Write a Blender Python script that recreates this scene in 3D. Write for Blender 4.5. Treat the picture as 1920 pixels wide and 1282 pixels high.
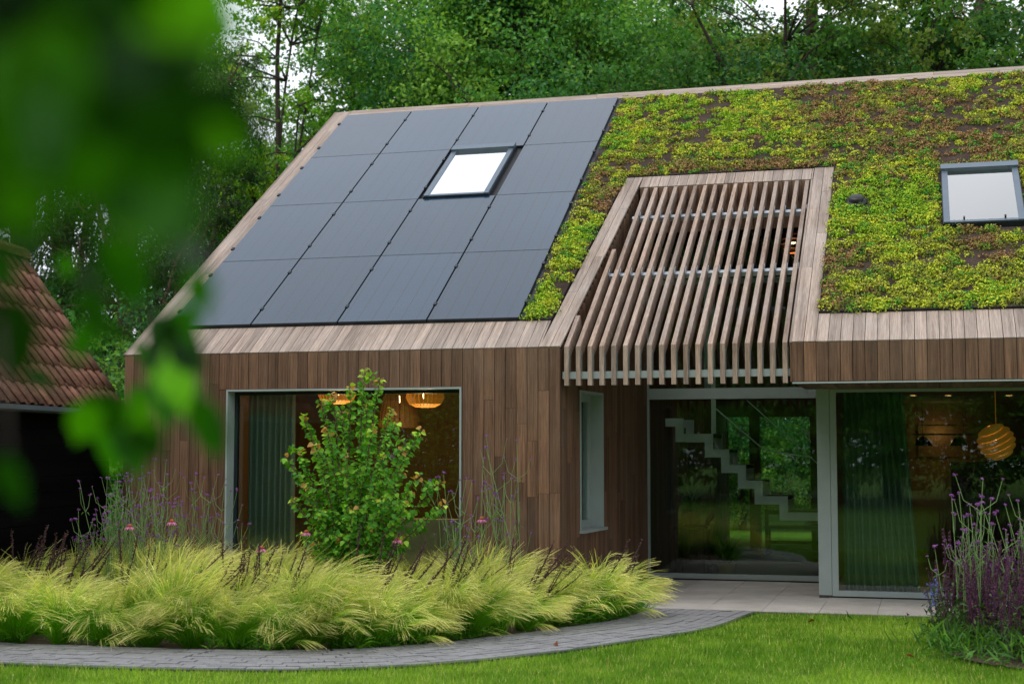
import bpy, bmesh, math, random
import numpy as np
from mathutils import Vector, Matrix

for o in list(bpy.data.objects):
    bpy.data.objects.remove(o)
random.seed(7)
rng = np.random.default_rng(7)
SC = bpy.context.scene
COL = SC.collection
PI = math.pi

# ---------------------------------------------------------------- camera
CAM = np.array([9.3094, -15.8021, 1.6935])
YAW, PITCH, FPX = -0.2751, 0.0745, 2763.56
FW = np.array([math.sin(YAW) * math.cos(PITCH), math.cos(YAW) * math.cos(PITCH), math.sin(PITCH)])
RT = np.array([math.cos(YAW), -math.sin(YAW), 0.0])
UP = np.cross(RT, FW)
cd = bpy.data.cameras.new('camera')
cam = bpy.data.objects.new('camera', cd)
COL.objects.link(cam)
M4 = Matrix(((RT[0], UP[0], -FW[0], CAM[0]), (RT[1], UP[1], -FW[1], CAM[1]), (RT[2], UP[2], -FW[2], CAM[2]), (0, 0, 0, 1)))
cam.matrix_world = M4
cd.sensor_width = 36
cd.sensor_fit = 'HORIZONTAL'
cd.lens = FPX / 1920 * 36
cd.clip_start = 0.05
cd.clip_end = 600
cd.dof.use_dof = True
cd.dof.focus_distance = 17.0
cd.dof.aperture_fstop = 1.9
cd.dof.aperture_blades = 9
SC.camera = cam

# ---------------------------------------------------------------- sky, sun, exposure
SUN_EL, SUN_AZ = math.radians(58), math.radians(212)     # azimuth from +Y towards +X
w = bpy.data.worlds.new('World')
SC.world = w
w.use_nodes = True
nt = w.node_tree
nt.nodes.clear()
sky = nt.nodes.new('ShaderNodeTexSky')
sky.sky_type = 'NISHITA'
sky.sun_disc = False
sky.sun_elevation = SUN_EL
sky.sun_rotation = SUN_AZ
sky.air_density = 1.6
sky.dust_density = 5.0
sky.ozone_density = 1.0
tc = nt.nodes.new('ShaderNodeTexCoord')
nz = nt.nodes.new('ShaderNodeTexNoise')
nz.inputs['Scale'].default_value = 2.2
nz.inputs['Detail'].default_value = 5
nt.links.new(tc.outputs['Generated'], nz.inputs['Vector'])
cr = nt.nodes.new('ShaderNodeMapRange')
cr.inputs['From Min'].default_value = 0.3
cr.inputs['From Max'].default_value = 0.7
cr.inputs['To Min'].default_value = 0.82
cr.inputs['To Max'].default_value = 0.97
nt.links.new(nz.outputs['Fac'], cr.inputs['Value'])
mx = nt.nodes.new('ShaderNodeMix')                           # high cloud cover over the clear sky
mx.data_type = 'RGBA'
nz2 = nt.nodes.new('ShaderNodeTexNoise')                     # soft brighter and greyer cloud banks
nz2.inputs['Scale'].default_value = 1.6
nz2.inputs['Detail'].default_value = 4
nt.links.new(tc.outputs['Generated'], nz2.inputs['Vector'])
cl = nt.nodes.new('ShaderNodeValToRGB')
cl.color_ramp.elements[0].position, cl.color_ramp.elements[0].color = 0.34, (8.6, 9.4, 10.8, 1)
cl.color_ramp.elements[1].position, cl.color_ramp.elements[1].color = 0.66, (13.6, 14.0, 14.6, 1)
nt.links.new(nz2.outputs['Fac'], cl.inputs['Fac'])
nt.links.new(cl.outputs['Color'], mx.inputs[7])
nt.links.new(cr.outputs[0], mx.inputs[0])
nt.links.new(sky.outputs[0], mx.inputs[6])
bg = nt.nodes.new('ShaderNodeBackground')
bg.inputs['Strength'].default_value = 0.11
wo = nt.nodes.new('ShaderNodeOutputWorld')
nt.links.new(mx.outputs[2], bg.inputs['Color'])
nt.links.new(bg.outputs[0], wo.inputs['Surface'])

sd = bpy.data.lights.new('sun', 'SUN')
sd.energy = 1.3
sd.angle = math.radians(20)
sd.color = (1.0, 0.95, 0.88)
sun = bpy.data.objects.new('sun', sd)
COL.objects.link(sun)
sdir = Vector((math.sin(SUN_AZ) * math.cos(SUN_EL), math.cos(SUN_AZ) * math.cos(SUN_EL), math.sin(SUN_EL)))
sun.rotation_euler = sdir.to_track_quat('Z', 'Y').to_euler()

SC.view_settings.view_transform = 'Standard'
SC.view_settings.look = 'None'
SC.view_settings.exposure = 0.1
SC.view_settings.gamma = 1.0
SC.view_settings.use_curve_mapping = False
SC.render.engine = 'CYCLES'
SC.cycles.max_bounces = 10
SC.cycles.transparent_max_bounces = 16
SC.cycles.diffuse_bounces = 3
SC.cycles.glossy_bounces = 4
SC.cycles.sample_clamp_indirect = 4.0
SC.cycles.use_denoising = True

# ---------------------------------------------------------------- helpers: materials
def lin(r, g, b):
    f = lambda c: (c / 255 / 12.92) if c / 255 <= 0.04045 else ((c / 255 + 0.055) / 1.055) ** 2.4
    return (f(r), f(g), f(b), 1)

class NT:
    def __init__(s, name):
        s.m = bpy.data.materials.new(name)
        s.m.use_nodes = True
        s.t = s.m.node_tree
        s.t.nodes.clear()
        s.out = s.n('ShaderNodeOutputMaterial')
    def n(s, k, **kw):
        x = s.t.nodes.new(k)
        for a, v in kw.items():
            setattr(x, a, v)
        return x
    def l(s, a, b):
        s.t.links.new(a, b)
    def pos(s):
        return s.n('ShaderNodeNewGeometry').outputs['Position']
    def mapped(s, vec, scale=(1, 1, 1), rot=(0, 0, 0)):
        mp = s.n('ShaderNodeMapping')
        mp.inputs['Scale'].default_value = scale
        mp.inputs['Rotation'].default_value = rot
        s.l(vec, mp.inputs['Vector'])
        return mp.outputs[0]
    def noise(s, vec, scale, detail=4, rough=0.55):
        x = s.n('ShaderNodeTexNoise')
        x.inputs['Scale'].default_value = scale
        x.inputs['Detail'].default_value = detail
        x.inputs['Roughness'].default_value = rough
        s.l(vec, x.inputs['Vector'])
        return x.outputs['Fac']
    def ramp(s, fac, stops):
        x = s.n('ShaderNodeValToRGB')
        e = x.color_ramp.elements
        e[0].position, e[0].color = stops[0]
        e[1].position, e[1].color = stops[-1]
        for p, c in stops[1:-1]:
            k = e.new(p)
            k.color = c
        s.l(fac, x.inputs['Fac'])
        return x.outputs['Color']
    def rng(s, v, a, b, lo=0.0, hi=1.0):
        x = s.n('ShaderNodeMapRange')
        x.inputs['From Min'].default_value = lo
        x.inputs['From Max'].default_value = hi
        x.inputs['To Min'].default_value = a
        x.inputs['To Max'].default_value = b
        s.l(v, x.inputs['Value'])
        return x.outputs[0]
    def mul(s, col, fac):
        x = s.n('ShaderNodeVectorMath', operation='SCALE')
        s.l(col, x.inputs[0])
        s.l(fac, x.inputs['Scale'])
        return x.outputs[0]
    def mix(s, fac, a, b):
        x = s.n('ShaderNodeMix', data_type='RGBA')
        for v, i in ((fac, 0), (a, 6), (b, 7)):
            if isinstance(v, (float, int)) or isinstance(v, tuple):
                x.inputs[i].default_value = v
            else:
                s.l(v, x.inputs[i])
        return x.outputs[2]
    def bsdf(s, col, rough=0.7, metal=0.0, spec=0.5, bump=None, bs=0.3, bd=0.01):
        b = s.n('ShaderNodeBsdfPrincipled')
        if isinstance(col, tuple):
            b.inputs['Base Color'].default_value = col
        else:
            s.l(col, b.inputs['Base Color'])
        if isinstance(rough, float):
            b.inputs['Roughness'].default_value = rough
        else:
            s.l(rough, b.inputs['Roughness'])
        b.inputs['Metallic'].default_value = metal
        b.inputs['Specular IOR Level'].default_value = spec
        if bump is not None:
            k = s.n('ShaderNodeBump')
            k.inputs['Strength'].default_value = bs
            k.inputs['Distance'].default_value = bd
            s.l(bump, k.inputs['Height'])
            s.l(k.outputs[0], b.inputs['Normal'])
        return b
    def done(s, sh):
        s.l(sh.outputs[0], s.out.inputs['Surface'])
        return s.m

def plain(name, col, rough=0.6, metal=0.0, spec=0.5, var=0.18, nscale=6.0, emit=None, es=0.0):
    k = NT(name)
    f = k.rng(k.noise(k.pos(), nscale, 5), 1 - var, 1 + var, 0.25, 0.75)
    rgb = k.n('ShaderNodeRGB')
    rgb.outputs[0].default_value = col
    c = k.mul(rgb.outputs[0], f)
    b = k.bsdf(c, rough, metal, spec)
    if emit:
        b.inputs['Emission Color'].default_value = emit
        b.inputs['Emission Strength'].default_value = es
    return k.done(b)

PHI = 0.5975
HE = 2.8591
CP, SP = math.cos(PHI), math.sin(PHI)

def wood(name, dark, light, scale, rot=(0, 0, 0), rnd=(0.70, 1.22), rough=0.75, grey=None, spec=0.35):
    k = NT(name)
    oi = k.n('ShaderNodeObjectInfo')
    off = k.n('ShaderNodeVectorMath', operation='SCALE')
    cmb = k.n('ShaderNodeCombineXYZ')
    for i in range(3):
        k.l(oi.outputs['Random'], cmb.inputs[i])
    k.l(cmb.outputs[0], off.inputs[0])
    off.inputs['Scale'].default_value = 41.0
    p = k.mapped(k.pos(), (1, 1, 1), rot)
    p2 = k.mapped(p, scale)
    ad = k.n('ShaderNodeVectorMath', operation='ADD')
    k.l(p2, ad.inputs[0])
    k.l(off.outputs[0], ad.inputs[1])
    g = k.noise(ad.outputs[0], 1.0, 7, 0.65)
    fine = k.noise(k.mapped(ad.outputs[0], (4.2, 4.2, 4.2)), 1.0, 4, 0.6)
    col = k.ramp(g, [(0.33, dark), (0.5, tuple((a + b) / 2 for a, b in zip(dark, light))), (0.68, light)])
    st = k.noise(k.mapped(ad.outputs[0], (.16, .16, .16)), 1.0, 5, 0.6)
    col = k.mul(col, k.rng(st, 0.62, 1.16, 0.34, 0.56))
    blot = k.noise(k.mapped(k.pos(), (1, 1, 1)), 1.3, 4)
    if grey:
        col = k.mix(k.rng(blot, 0.0, 0.55, 0.4, 0.72), col, grey)
    f = k.n('ShaderNodeMath', operation='MULTIPLY')
    k.l(k.rng(oi.outputs['Random'], rnd[0], rnd[1]), f.inputs[0])
    k.l(k.rng(fine, 0.68, 1.3, 0.28, 0.72), f.inputs[1])
    col = k.mul(col, f.outputs[0])
    return k.done(k.bsdf(col, rough, spec=spec, bump=fine, bs=0.35, bd=0.004))

M = {}
W_D, W_L, W_G = lin(78, 53, 38), lin(128, 95, 71), lin(114, 94, 77)
R_D, R_L, R_G = lin(130, 112, 99), lin(175, 157, 144), lin(166, 155, 147)
M['wall_wood'] = wood('weathered brown wall board', W_D, W_L, (55, 55, 1.6), grey=W_G)
M['roof_wood'] = wood('silvered roof board', R_D, R_L, (55, 1.6, 55), rot=(-PHI, 0, 0), rnd=(0.84, 1.1), grey=R_G)
M['ridge_wood'] = wood('silvered ridge board', R_D, R_L, (1.6, 55, 55), rot=(-PHI, 0, 0), rnd=(0.84, 1.1), grey=R_G)
M['soffit_wood'] = wood('soffit board', lin(84, 64, 48), lin(120, 96, 76), (55, 1.6, 55))
M['slat_wood'] = wood('slat timber', lin(124, 102, 87), lin(168, 145, 128), (40, 3, 3), rnd=(0.85, 1.1), grey=R_G)
M['dark_wood'] = wood('tarred barn board', lin(5, 5, 5), lin(10, 9, 9), (2, 2, 60), rough=0.95, spec=0.04)
M['panel_wood'] = wood('interior panelling', lin(92, 64, 40), lin(126, 92, 60), (40, 40, 1.5))
M['table_wood'] = wood('dark table timber', lin(46, 34, 26), lin(70, 52, 40), (20, 2, 20))
M['membrane'] = plain('black roofing membrane', (0.008, 0.008, 0.009, 1), 0.9)
M['alu'] = plain('pale grey aluminium', lin(152, 162, 160), 0.42, 0.0, 0.5, 0.06)
M['alu_rail'] = plain('brushed aluminium rail', lin(178, 184, 190), 0.38, 0.6, 0.5, 0.08)
M['grey_metal'] = plain('grey skylight cladding', lin(100, 112, 124), 0.4, 0.4, 0.5, 0.08)
M['dark_metal'] = plain('dark flashing', lin(38, 46, 54), 0.45, 0.2, 0.5, 0.15)
M['black'] = plain('black plastic', (0.006, 0.006, 0.007, 1), 0.5)
M['plinth'] = plain('dark plinth', lin(58, 56, 54), 0.8)
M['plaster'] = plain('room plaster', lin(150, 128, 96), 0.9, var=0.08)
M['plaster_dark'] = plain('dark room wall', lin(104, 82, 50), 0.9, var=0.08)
M['floor_wood'] = plain('interior floor', lin(96, 82, 68), 0.35, var=0.15, nscale=3)
M['cabinet'] = plain('black kitchen front', (0.006, 0.006, 0.007, 1), 0.6)
M['white_blind'] = plain('white roller blind', lin(246, 243, 236), 0.6, var=0.02)
M['curtain'] = plain('green curtain linen', lin(130, 152, 144), 0.9, var=0.1, nscale=30)
M['curtain_dark'] = plain('dark green curtain linen', lin(98, 122, 110), 0.9, var=0.1, nscale=30)
M['steel_pale'] = plain('pale painted stair steel', lin(240, 247, 245), 0.5, var=0.05)
M['terracotta'] = plain('terracotta', lin(132, 78, 56), 0.85)
M['yellow'] = plain('yellow glaze', lin(200, 184, 30), 0.35)
M['sofa'] = plain('pale sofa cloth', lin(150, 156, 128), 0.95)
M['shade'] = plain('lit wooden lamp shade', lin(196, 140, 60), 0.7, emit=lin(255, 160, 46), es=0.12)
M['ball'] = plain('lit veneer band', lin(226, 176, 84), 0.6, emit=lin(255, 176, 60), es=0.06)
M['copper'] = plain('copper brown lamp band', lin(120, 70, 45), 0.5, 0.3)
M['bulb'] = plain('glowing bulb', (1, 0.8, 0.5, 1), 0.5, emit=(1, 0.62, 0.25, 1), es=9)
M['soil'] = plain('dark garden soil', lin(74, 58, 46), 1.0, var=0.45, nscale=22)

def glass(name, tint, refl, ior=1.5, rough=0.0, gc=(0.9, 0.97, 0.95, 1)):
    k = NT(name)
    tr = k.n('ShaderNodeBsdfTransparent')
    tr.inputs[0].default_value = tint
    gl = k.n('ShaderNodeBsdfGlossy')
    gl.inputs['Roughness'].default_value = rough
    gl.inputs['Color'].default_value = gc
    fr = k.n('ShaderNodeFresnel')
    fr.inputs['IOR'].default_value = ior
    mm = k.n('ShaderNodeMath', operation='MULTIPLY')
    mm.use_clamp = True
    mm.inputs[1].default_value = refl
    k.l(fr.outputs[0], mm.inputs[0])
    mxs = k.n('ShaderNodeMixShader')
    k.l(mm.outputs[0], mxs.inputs[0])
    k.l(tr.outputs[0], mxs.inputs[1])
    k.l(gl.outputs[0], mxs.inputs[2])
    return k.done(mxs)
M['glass'] = glass('window glass', (0.90, 0.95, 0.93, 1), 1.2)
M['glass_thin'] = glass('balustrade glass', (0.9, 0.96, 0.94, 1), 0.8)
M['sky_glass_soft'] = glass('half reflective skylight glass', (0.97, 0.95, 0.90, 1), 4.6, gc=(1.0, 0.97, 0.91, 1))
M['sky_glass'] = glass('reflective skylight glass', (0.93, 0.95, 0.96, 1), 8.4, gc=(1, 1, 1, 1))

def solar():
    k = NT('solar cell glass')
    p = k.mapped(k.pos(), (1, 1, 1), (-PHI, 0, 0))
    sx = k.n('ShaderNodeSeparateXYZ')
    k.l(p, sx.inputs[0])
    def lines(src, period, width):
        a = k.n('ShaderNodeMath', operation='DIVIDE')
        a.inputs[1].default_value = period
        k.l(src, a.inputs[0])
        f = k.n('ShaderNodeMath', operation='FRACT')
        k.l(a.outputs[0], f.inputs[0])
        c = k.n('ShaderNodeMath', operation='LESS_THAN')
        c.inputs[1].default_value = width
        k.l(f.outputs[0], c.inputs[0])
        return c.outputs[0]
    l1 = lines(sx.outputs[1], 0.0435, 0.13)
    l2 = lines(sx.outputs[0], 0.186, 0.05)
    cloud = k.noise(k.pos(), 0.7, 3)
    base = k.ramp(cloud, [(0.3, (0.005, 0.021, 0.044, 1)), (0.7, (0.009, 0.032, 0.062, 1))])
    c1 = k.mix(l1, base, (0.028, 0.048, 0.072, 1))
    c2 = k.mix(l2, c1, (0.001, 0.002, 0.003, 1))
    oi = k.n('ShaderNodeObjectInfo')
    c3 = k.mul(c2, k.rng(oi.outputs['Random'], 0.8, 1.25))
    dust = k.rng(k.noise(k.pos(), 3.0, 6), 0.15, 0.21, 0.3, 0.7)
    b = k.bsdf(c3, dust, spec=0.5)
    b.inputs['IOR'].default_value = 1.5
    b.inputs['Coat Weight'].default_value = 0.4
    b.inputs['Coat IOR'].default_value = 1.6
    b.inputs['Coat Roughness'].default_value = 0.06
    return k.done(b)
M['solar'] = solar()

def leafmat(name, trans=0.35, rough=0.55, isl=(0.65, 1.4), tboost=1.6, patch=0.0, spec=0.18):
    k = NT(name)
    at = k.n('ShaderNodeAttribute', attribute_name='col')
    g = k.n('ShaderNodeNewGeometry')
    f = k.rng(g.outputs['Random Per Island'], isl[0], isl[1])
    c = k.mul(at.outputs['Color'], f)
    if patch:
        oi = k.n('ShaderNodeObjectInfo')
        c = k.mul(c, k.rng(oi.outputs['Random'], 0.78, 1.15))
    b = k.bsdf(c, rough, spec=spec)
    tr = k.n('ShaderNodeBsdfTranslucent')
    hs = k.n('ShaderNodeVectorMath', operation='MULTIPLY')
    hs.inputs[1].default_value = (tboost * 1.05, tboost * 1.1, tboost * 0.45)
    k.l(c, hs.inputs[0])
    k.l(hs.outputs[0], tr.inputs['Color'])
    mxs = k.n('ShaderNodeMixShader')
    mxs.inputs[0].default_value = trans
    k.l(b.outputs[0], mxs.inputs[1])
    k.l(tr.outputs[0], mxs.inputs[2])
    return k.done(mxs)
M['leaf'] = leafmat('tree leaves')
M['shrub_leaf'] = leafmat('shrub leaves', 0.3, 0.45, (0.75, 1.3))
M['grass'] = leafmat('feather grass blades', 0.42, 0.5, (0.75, 1.25), 1.2, patch=1)
M['lawn_blade'] = leafmat('lawn blades', 0.3, 0.5, (0.6, 1.35), 1.3)
M['sedum'] = leafmat('sedum leaves', 0.15, 0.6, (0.6, 1.35), 1.1, spec=0.2)
M['petal'] = leafmat('petals', 0.3, 0.6, (0.7, 1.3), 1.1)
M['near_leaf'] = None

def bark(name, a, b):
    k = NT(name)
    n = k.noise(k.mapped(k.pos(), (9, 9, 2)), 1.0, 6)
    return k.done(k.bsdf(k.ramp(n, [(0.3, a), (0.7, b)]), 0.95, bump=n, bs=0.6, bd=0.03))
M['bark'] = bark('dark tree bark', lin(44, 36, 30), lin(78, 66, 56))
M['bark_red'] = bark('reddish pine bark', lin(74, 56, 46), lin(116, 92, 78))
M['twig'] = bark('shrub twig bark', lin(84, 66, 54), lin(126, 106, 90))
M['stem'] = plain('green stem', lin(112, 140, 82), 0.7, var=0.15)
M['spike'] = plain('brown violet seed spike', lin(74, 48, 58), 0.9, var=0.4, nscale=60)

def brickmat(name, a, b, rnd=(0.75, 1.2), ns=9):
    k = NT(name)
    oi = k.n('ShaderNodeObjectInfo')
    n = k.noise(k.pos(), ns, 6, 0.65)
    n2 = k.noise(k.pos(), 140, 3)
    c = k.ramp(n, [(0.28, a), (0.72, b)])
    f = k.n('ShaderNodeMath', operation='MULTIPLY')
    k.l(k.rng(oi.outputs['Random'], rnd[0], rnd[1]), f.inputs[0])
    k.l(k.rng(n2, 0.8, 1.2, 0.3, 0.7), f.inputs[1])
    return k.done(k.bsdf(k.mul(c, f.outputs[0]), 0.85, spec=0.3, bump=n2, bs=0.4, bd=0.003))
M['brick'] = brickmat('grey clay paver', lin(120, 119, 121), lin(142, 141, 142), (0.9, 1.08))
M['tile'] = brickmat('concrete terrace tile', lin(160, 154, 147), lin(186, 180, 173), (0.9, 1.08), 2.5)
M['joint'] = plain('joint sand', lin(92, 90, 88), 1.0, var=0.3, nscale=30)

def rooftile():
    k = NT('weathered clay roof tile')
    oi = k.n('ShaderNodeObjectInfo')
    n = k.noise(k.pos(), 7, 6, 0.7)
    lich = k.noise(k.pos(), 26, 5, 0.7)
    c = k.ramp(n, [(0.28, lin(84, 56, 44)), (0.55, lin(124, 86, 68)), (0.75, lin(146, 108, 86))])
    c = k.mul(c, k.rng(oi.outputs['Random'], 0.62, 1.2))
    c = k.mix(k.rng(lich, 0, 0.6, 0.58, 0.7), c, lin(96, 94, 70))
    sp = k.noise(k.pos(), 60, 2)
    c = k.mix(k.rng(sp, 0, 0.7, 0.7, 0.76), c, lin(196, 186, 168))
    return k.done(k.bsdf(c, 0.9, spec=0.3, bump=lich, bs=0.5, bd=0.006))
M['rooftile'] = rooftile()
def ridgetile():
    k = NT('lichen covered ridge tile')
    n = k.noise(k.pos(), 16, 6, 0.7)
    c = k.ramp(n, [(0.3, lin(70, 56, 44)), (0.5, lin(120, 96, 52)), (0.7, lin(168, 140, 60))])
    return k.done(k.bsdf(c, 0.95, bump=n, bs=0.6, bd=0.01))
M['ridgetile'] = ridgetile()

def lawnmat():
    k = NT('lawn ground')
    n = k.noise(k.pos(), 1.1, 6, 0.6)
    n2 = k.noise(k.pos(), 45, 4, 0.7)
    c = k.ramp(n, [(0.3, lin(64, 102, 16)), (0.7, lin(104, 140, 32))])
    c = k.mul(c, k.rng(n2, 0.5, 1.3, 0.3, 0.7))
    return k.done(k.bsdf(c, 0.9, spec=0.2, bump=n2, bs=0.8, bd=0.03))
M['lawn'] = lawnmat()
def substrate():
    k = NT('roof substrate')
    n = k.noise(k.pos(), 3.0, 5)
    n2 = k.noise(k.pos(), 70, 4, 0.7)
    c = k.ramp(n, [(0.3, lin(56, 47, 42)), (0.7, lin(86, 73, 65))])
    c = k.mul(c, k.rng(n2, 0.45, 1.45, 0.3, 0.7))
    return k.done(k.bsdf(c, 1.0, spec=0.1, bump=n2, bs=0.9, bd=0.02))
M['substrate'] = substrate()

# ---------------------------------------------------------------- helpers: objects
def tag(o, label=None, cat=None, group=None, kind=None):
    if label: o['label'] = label
    if cat: o['category'] = cat
    if group: o['group'] = group
    if kind: o['kind'] = kind
    return o
def empty(name, loc=(0, 0, 0), label=None, cat=None, group=None, kind=None, rz=0.0, parent=None):
    o = bpy.data.objects.new(name, None)
    o.empty_display_size = 0.2
    COL.objects.link(o)
    o.location = loc
    o.rotation_euler = (0, 0, rz)
    if parent: o.parent = parent
    return tag(o, label, cat, group, kind)
def link(name, me, mat=None, parent=None):
    o = bpy.data.objects.new(name, me)
    COL.objects.link(o)
    if mat is not None and not me.materials:
        me.materials.append(mat)
    if parent: o.parent = parent
    return o
def copy_tree(o, parent=None):
    c = o.copy()
    COL.objects.link(c)
    c.parent = parent
    for ch in o.children:
        copy_tree(ch, c)
    return c

def np_mesh(name, V, F, cols=None, smooth=False):
    V = np.asarray(V, dtype=np.float32)
    F = np.asarray(F, dtype=np.int32)
    me = bpy.data.meshes.new(name)
    me.vertices.add(len(V))
    me.vertices.foreach_set('co', V.ravel())
    k = F.shape[1]
    me.loops.add(F.size)
    me.loops.foreach_set('vertex_index', F.ravel())
    me.polygons.add(len(F))
    me.polygons.foreach_set('loop_start', np.arange(0, F.size, k, dtype=np.int32))
    me.polygons.foreach_set('loop_total', np.full(len(F), k, dtype=np.int32))
    if smooth:
        me.polygons.foreach_set('use_smooth', np.ones(len(F), dtype=bool))
    if cols is not None:
        a = me.color_attributes.new('col', 'FLOAT_COLOR', 'POINT')
        c = np.ones((len(V), 4), dtype=np.float32)
        c[:, :3] = cols
        a.data.foreach_set('color', c.ravel())
    me.update(calc_edges=True)
    return me

class MB:
    """collects boxes, prisms and tubes into one mesh"""
    def __init__(s):
        s.v, s.f = [], []
    def add(s, vs, fs):
        b = len(s.v)
        s.v += [tuple(x) for x in vs]
        s.f += [tuple(i + b for i in f) for f in fs]
    def box(s, lo, hi):
        x0, y0, z0 = lo; x1, y1, z1 = hi
        s.add([(x0, y0, z0), (x1, y0, z0), (x1, y1, z0), (x0, y1, z0), (x0, y0, z1), (x1, y0, z1), (x1, y1, z1), (x0, y1, z1)],
              [(0, 3, 2, 1), (4, 5, 6, 7), (0, 1, 5, 4), (1, 2, 6, 5), (2, 3, 7, 6), (3, 0, 4, 7)])
    def hexa(s, p):     # 8 points, bottom loop then top loop
        s.add(p, [(0, 3, 2, 1), (4, 5, 6, 7), (0, 1, 5, 4), (1, 2, 6, 5), (2, 3, 7, 6), (3, 0, 4, 7)])
    def prism(s, poly, a, b):   # poly: list of 3d points, extruded by vector b
        n = len(poly)
        P = [np.array(p, float) + np.array(a) for p in poly]
        Q = [p + np.array(b) for p in P]
        s.add(P + Q, [tuple(range(n))[::-1], tuple(range(n, 2 * n))] + [(i, (i + 1) % n, n + (i + 1) % n, n + i) for i in range(n)])
    def tube(s, pts, rad, seg=6, cap=True):
        pts = [np.array(p, float) for p in pts]
        n = len(pts)
        if not hasattr(rad, '__len__'): rad = [rad] * n
        b = len(s.v)
        ref = None
        for i, p in enumerate(pts):
            d = pts[min(i + 1, n - 1)] - pts[max(i - 1, 0)]
            d = d / (np.linalg.norm(d) + 1e-9)
            if ref is None:
                ref = np.array([1.0, 0, 0]) if abs(d[0]) < 0.8 else np.array([0, 1.0, 0])
            u = np.cross(d, ref); u /= np.linalg.norm(u) + 1e-9
            v = np.cross(d, u)
            ref = np.cross(u, d)
            for k in range(seg):
                a = 2 * PI * k / seg
                s.v.append(tuple(p + rad[i] * (math.cos(a) * u + math.sin(a) * v)))
        for i in range(n - 1):
            for k in range(seg):
                k2 = (k + 1) % seg
                s.f.append((b + i * seg + k, b + i * seg + k2, b + (i + 1) * seg + k2, b + (i + 1) * seg + k))
        if cap:
            s.f.append(tuple(b + k for k in range(seg))[::-1])
            s.f.append(tuple(b + (n - 1) * seg + k for k in range(seg)))
    def lathe(s, prof, seg=20, c=(0, 0, 0), closed=False):
        b = len(s.v)
        for r, z in prof:
            for k in range(seg):
                a = 2 * PI * k / seg
                s.v.append((c[0] + r * math.cos(a), c[1] + r * math.sin(a), c[2] + z))
        n = len(prof)
        for i in range(n - 1 + (1 if closed else 0)):
            j = (i + 1) % n
            for k in range(seg):
                k2 = (k + 1) % seg
                s.f.append((b + i * seg + k, b + i * seg + k2, b + j * seg + k2, b + j * seg + k))
    def mesh(s, name, smooth=False):
        me = bpy.data.meshes.new(name)
        me.from_pydata(s.v, [], s.f)
        if smooth:
            me.polygons.foreach_set('use_smooth', [True] * len(me.polygons))
        me.update()
        return me
    def build(s, name, mat, parent=None, smooth=False):
        return link(name, s.mesh(name, smooth), mat, parent)

_unit = {}
def unit_mesh(matkey):
    if matkey not in _unit:
        bm = bmesh.new()
        bmesh.ops.create_cube(bm, size=1.0)
        bmesh.ops.translate(bm, verts=bm.verts, vec=(0.5, 0.5, 0.5))
        me = bpy.data.meshes.new('board')
        bm.to_mesh(me); bm.free()
        me.materials.append(M[matkey])
        _unit[matkey] = me
    return _unit[matkey]
def bx(name, lo, hi, matkey, parent):
    o = link(name, unit_mesh(matkey), None, parent)
    o.location = lo
    o.scale = [max(b - a, 1e-4) for a, b in zip(lo, hi)]
    return o
def RP(X, s, d=0.0):    # a point of the roof: along the eave, up the slope, out of the slope
    return (X, CP * s - SP * d, HE + SP * s + CP * d)
def rbx(name, X0, X1, s0, s1, d0, d1, matkey, parent):
    o = link(name, unit_mesh(matkey), None, parent)
    o.location = RP(X0, s0, d0)
    o.rotation_euler = (PHI, 0, 0)
    o.scale = (X1 - X0, s1 - s0, d1 - d0)
    return o
def rhex(mb, q, d0, d1):    # q: four (X, s) corners
    mb.hexa([RP(x, s, d0) for x, s in q] + [RP(x, s, d1) for x, s in q])

def px(x, y, depth):        # a pixel of the photograph (1920 wide) at a depth along the view axis
    return CAM + (FW + RT * (x - 960) / FPX - UP * (y - 641) / FPX) * depth

def nrm(a):
    return a / (np.linalg.norm(a, axis=-1, keepdims=True) + 1e-9)

def leaf_quads(P, D, N, L, Wd, fold=0.18, bend=0.15):
    """diamond leaves: P base, D direction, N rough normal"""
    P, D, N = np.asarray(P), nrm(np.asarray(D)), np.asarray(N)
    S = nrm(np.cross(D, N))
    U = np.cross(S, D)
    L = np.broadcast_to(np.asarray(L, float), (len(P),))[:, None]
    Wd = np.broadcast_to(np.asarray(Wd, float), (len(P),))[:, None]
    V = np.empty((len(P), 4, 3))
    V[:, 0] = P
    V[:, 1] = P + D * L * 0.45 + S * Wd / 2 + U * fold * Wd
    V[:, 2] = P + D * L - U * bend * L
    V[:, 3] = P + D * L * 0.45 - S * Wd / 2 + U * fold * Wd
    F = np.arange(len(P) * 4).reshape(-1, 4)
    return V.reshape(-1, 3), F
def rand_dirs(n, up=0.0):
    d = rng.normal(size=(n, 3))
    d[:, 2] += up
    return nrm(d)
# ================================================================ ground
XR = 13.0                                   # right end of the house (outside the picture)
outer = [(-6.0, -5.1), (-3.0, -5.22), (0.5, -5.3), (2.03, -5.276), (3.42, -5.19), (4.80, -4.80), (5.92, -3.784), (6.88, -2.09), (7.25, -1.19), (7.43, -0.05), (7.5, 0.26)]
def catmull(pts, n=10):
    P = np.array([pts[0]] + list(pts) + [pts[-1]], float)
    out = []
    for i in range(1, len(P) - 2):
        for t in np.linspace(0, 1, n, endpoint=False):
            a, b, c, d = P[i - 1], P[i], P[i + 1], P[i + 2]
            out.append(0.5 * ((2 * b) + (c - a) * t + (2 * a - 5 * b + 4 * c - d) * t * t + (3 * b - a - 3 * c + d) * t ** 3))
    out.append(P[-1])
    return np.array(out)
OUT = catmull(outer)
tg = np.gradient(OUT, axis=0)
tg = nrm(tg)
LEFTN = np.stack([-tg[:, 1], tg[:, 0]], 1)
PW = 1.08
INN = OUT + LEFTN * PW
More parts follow.
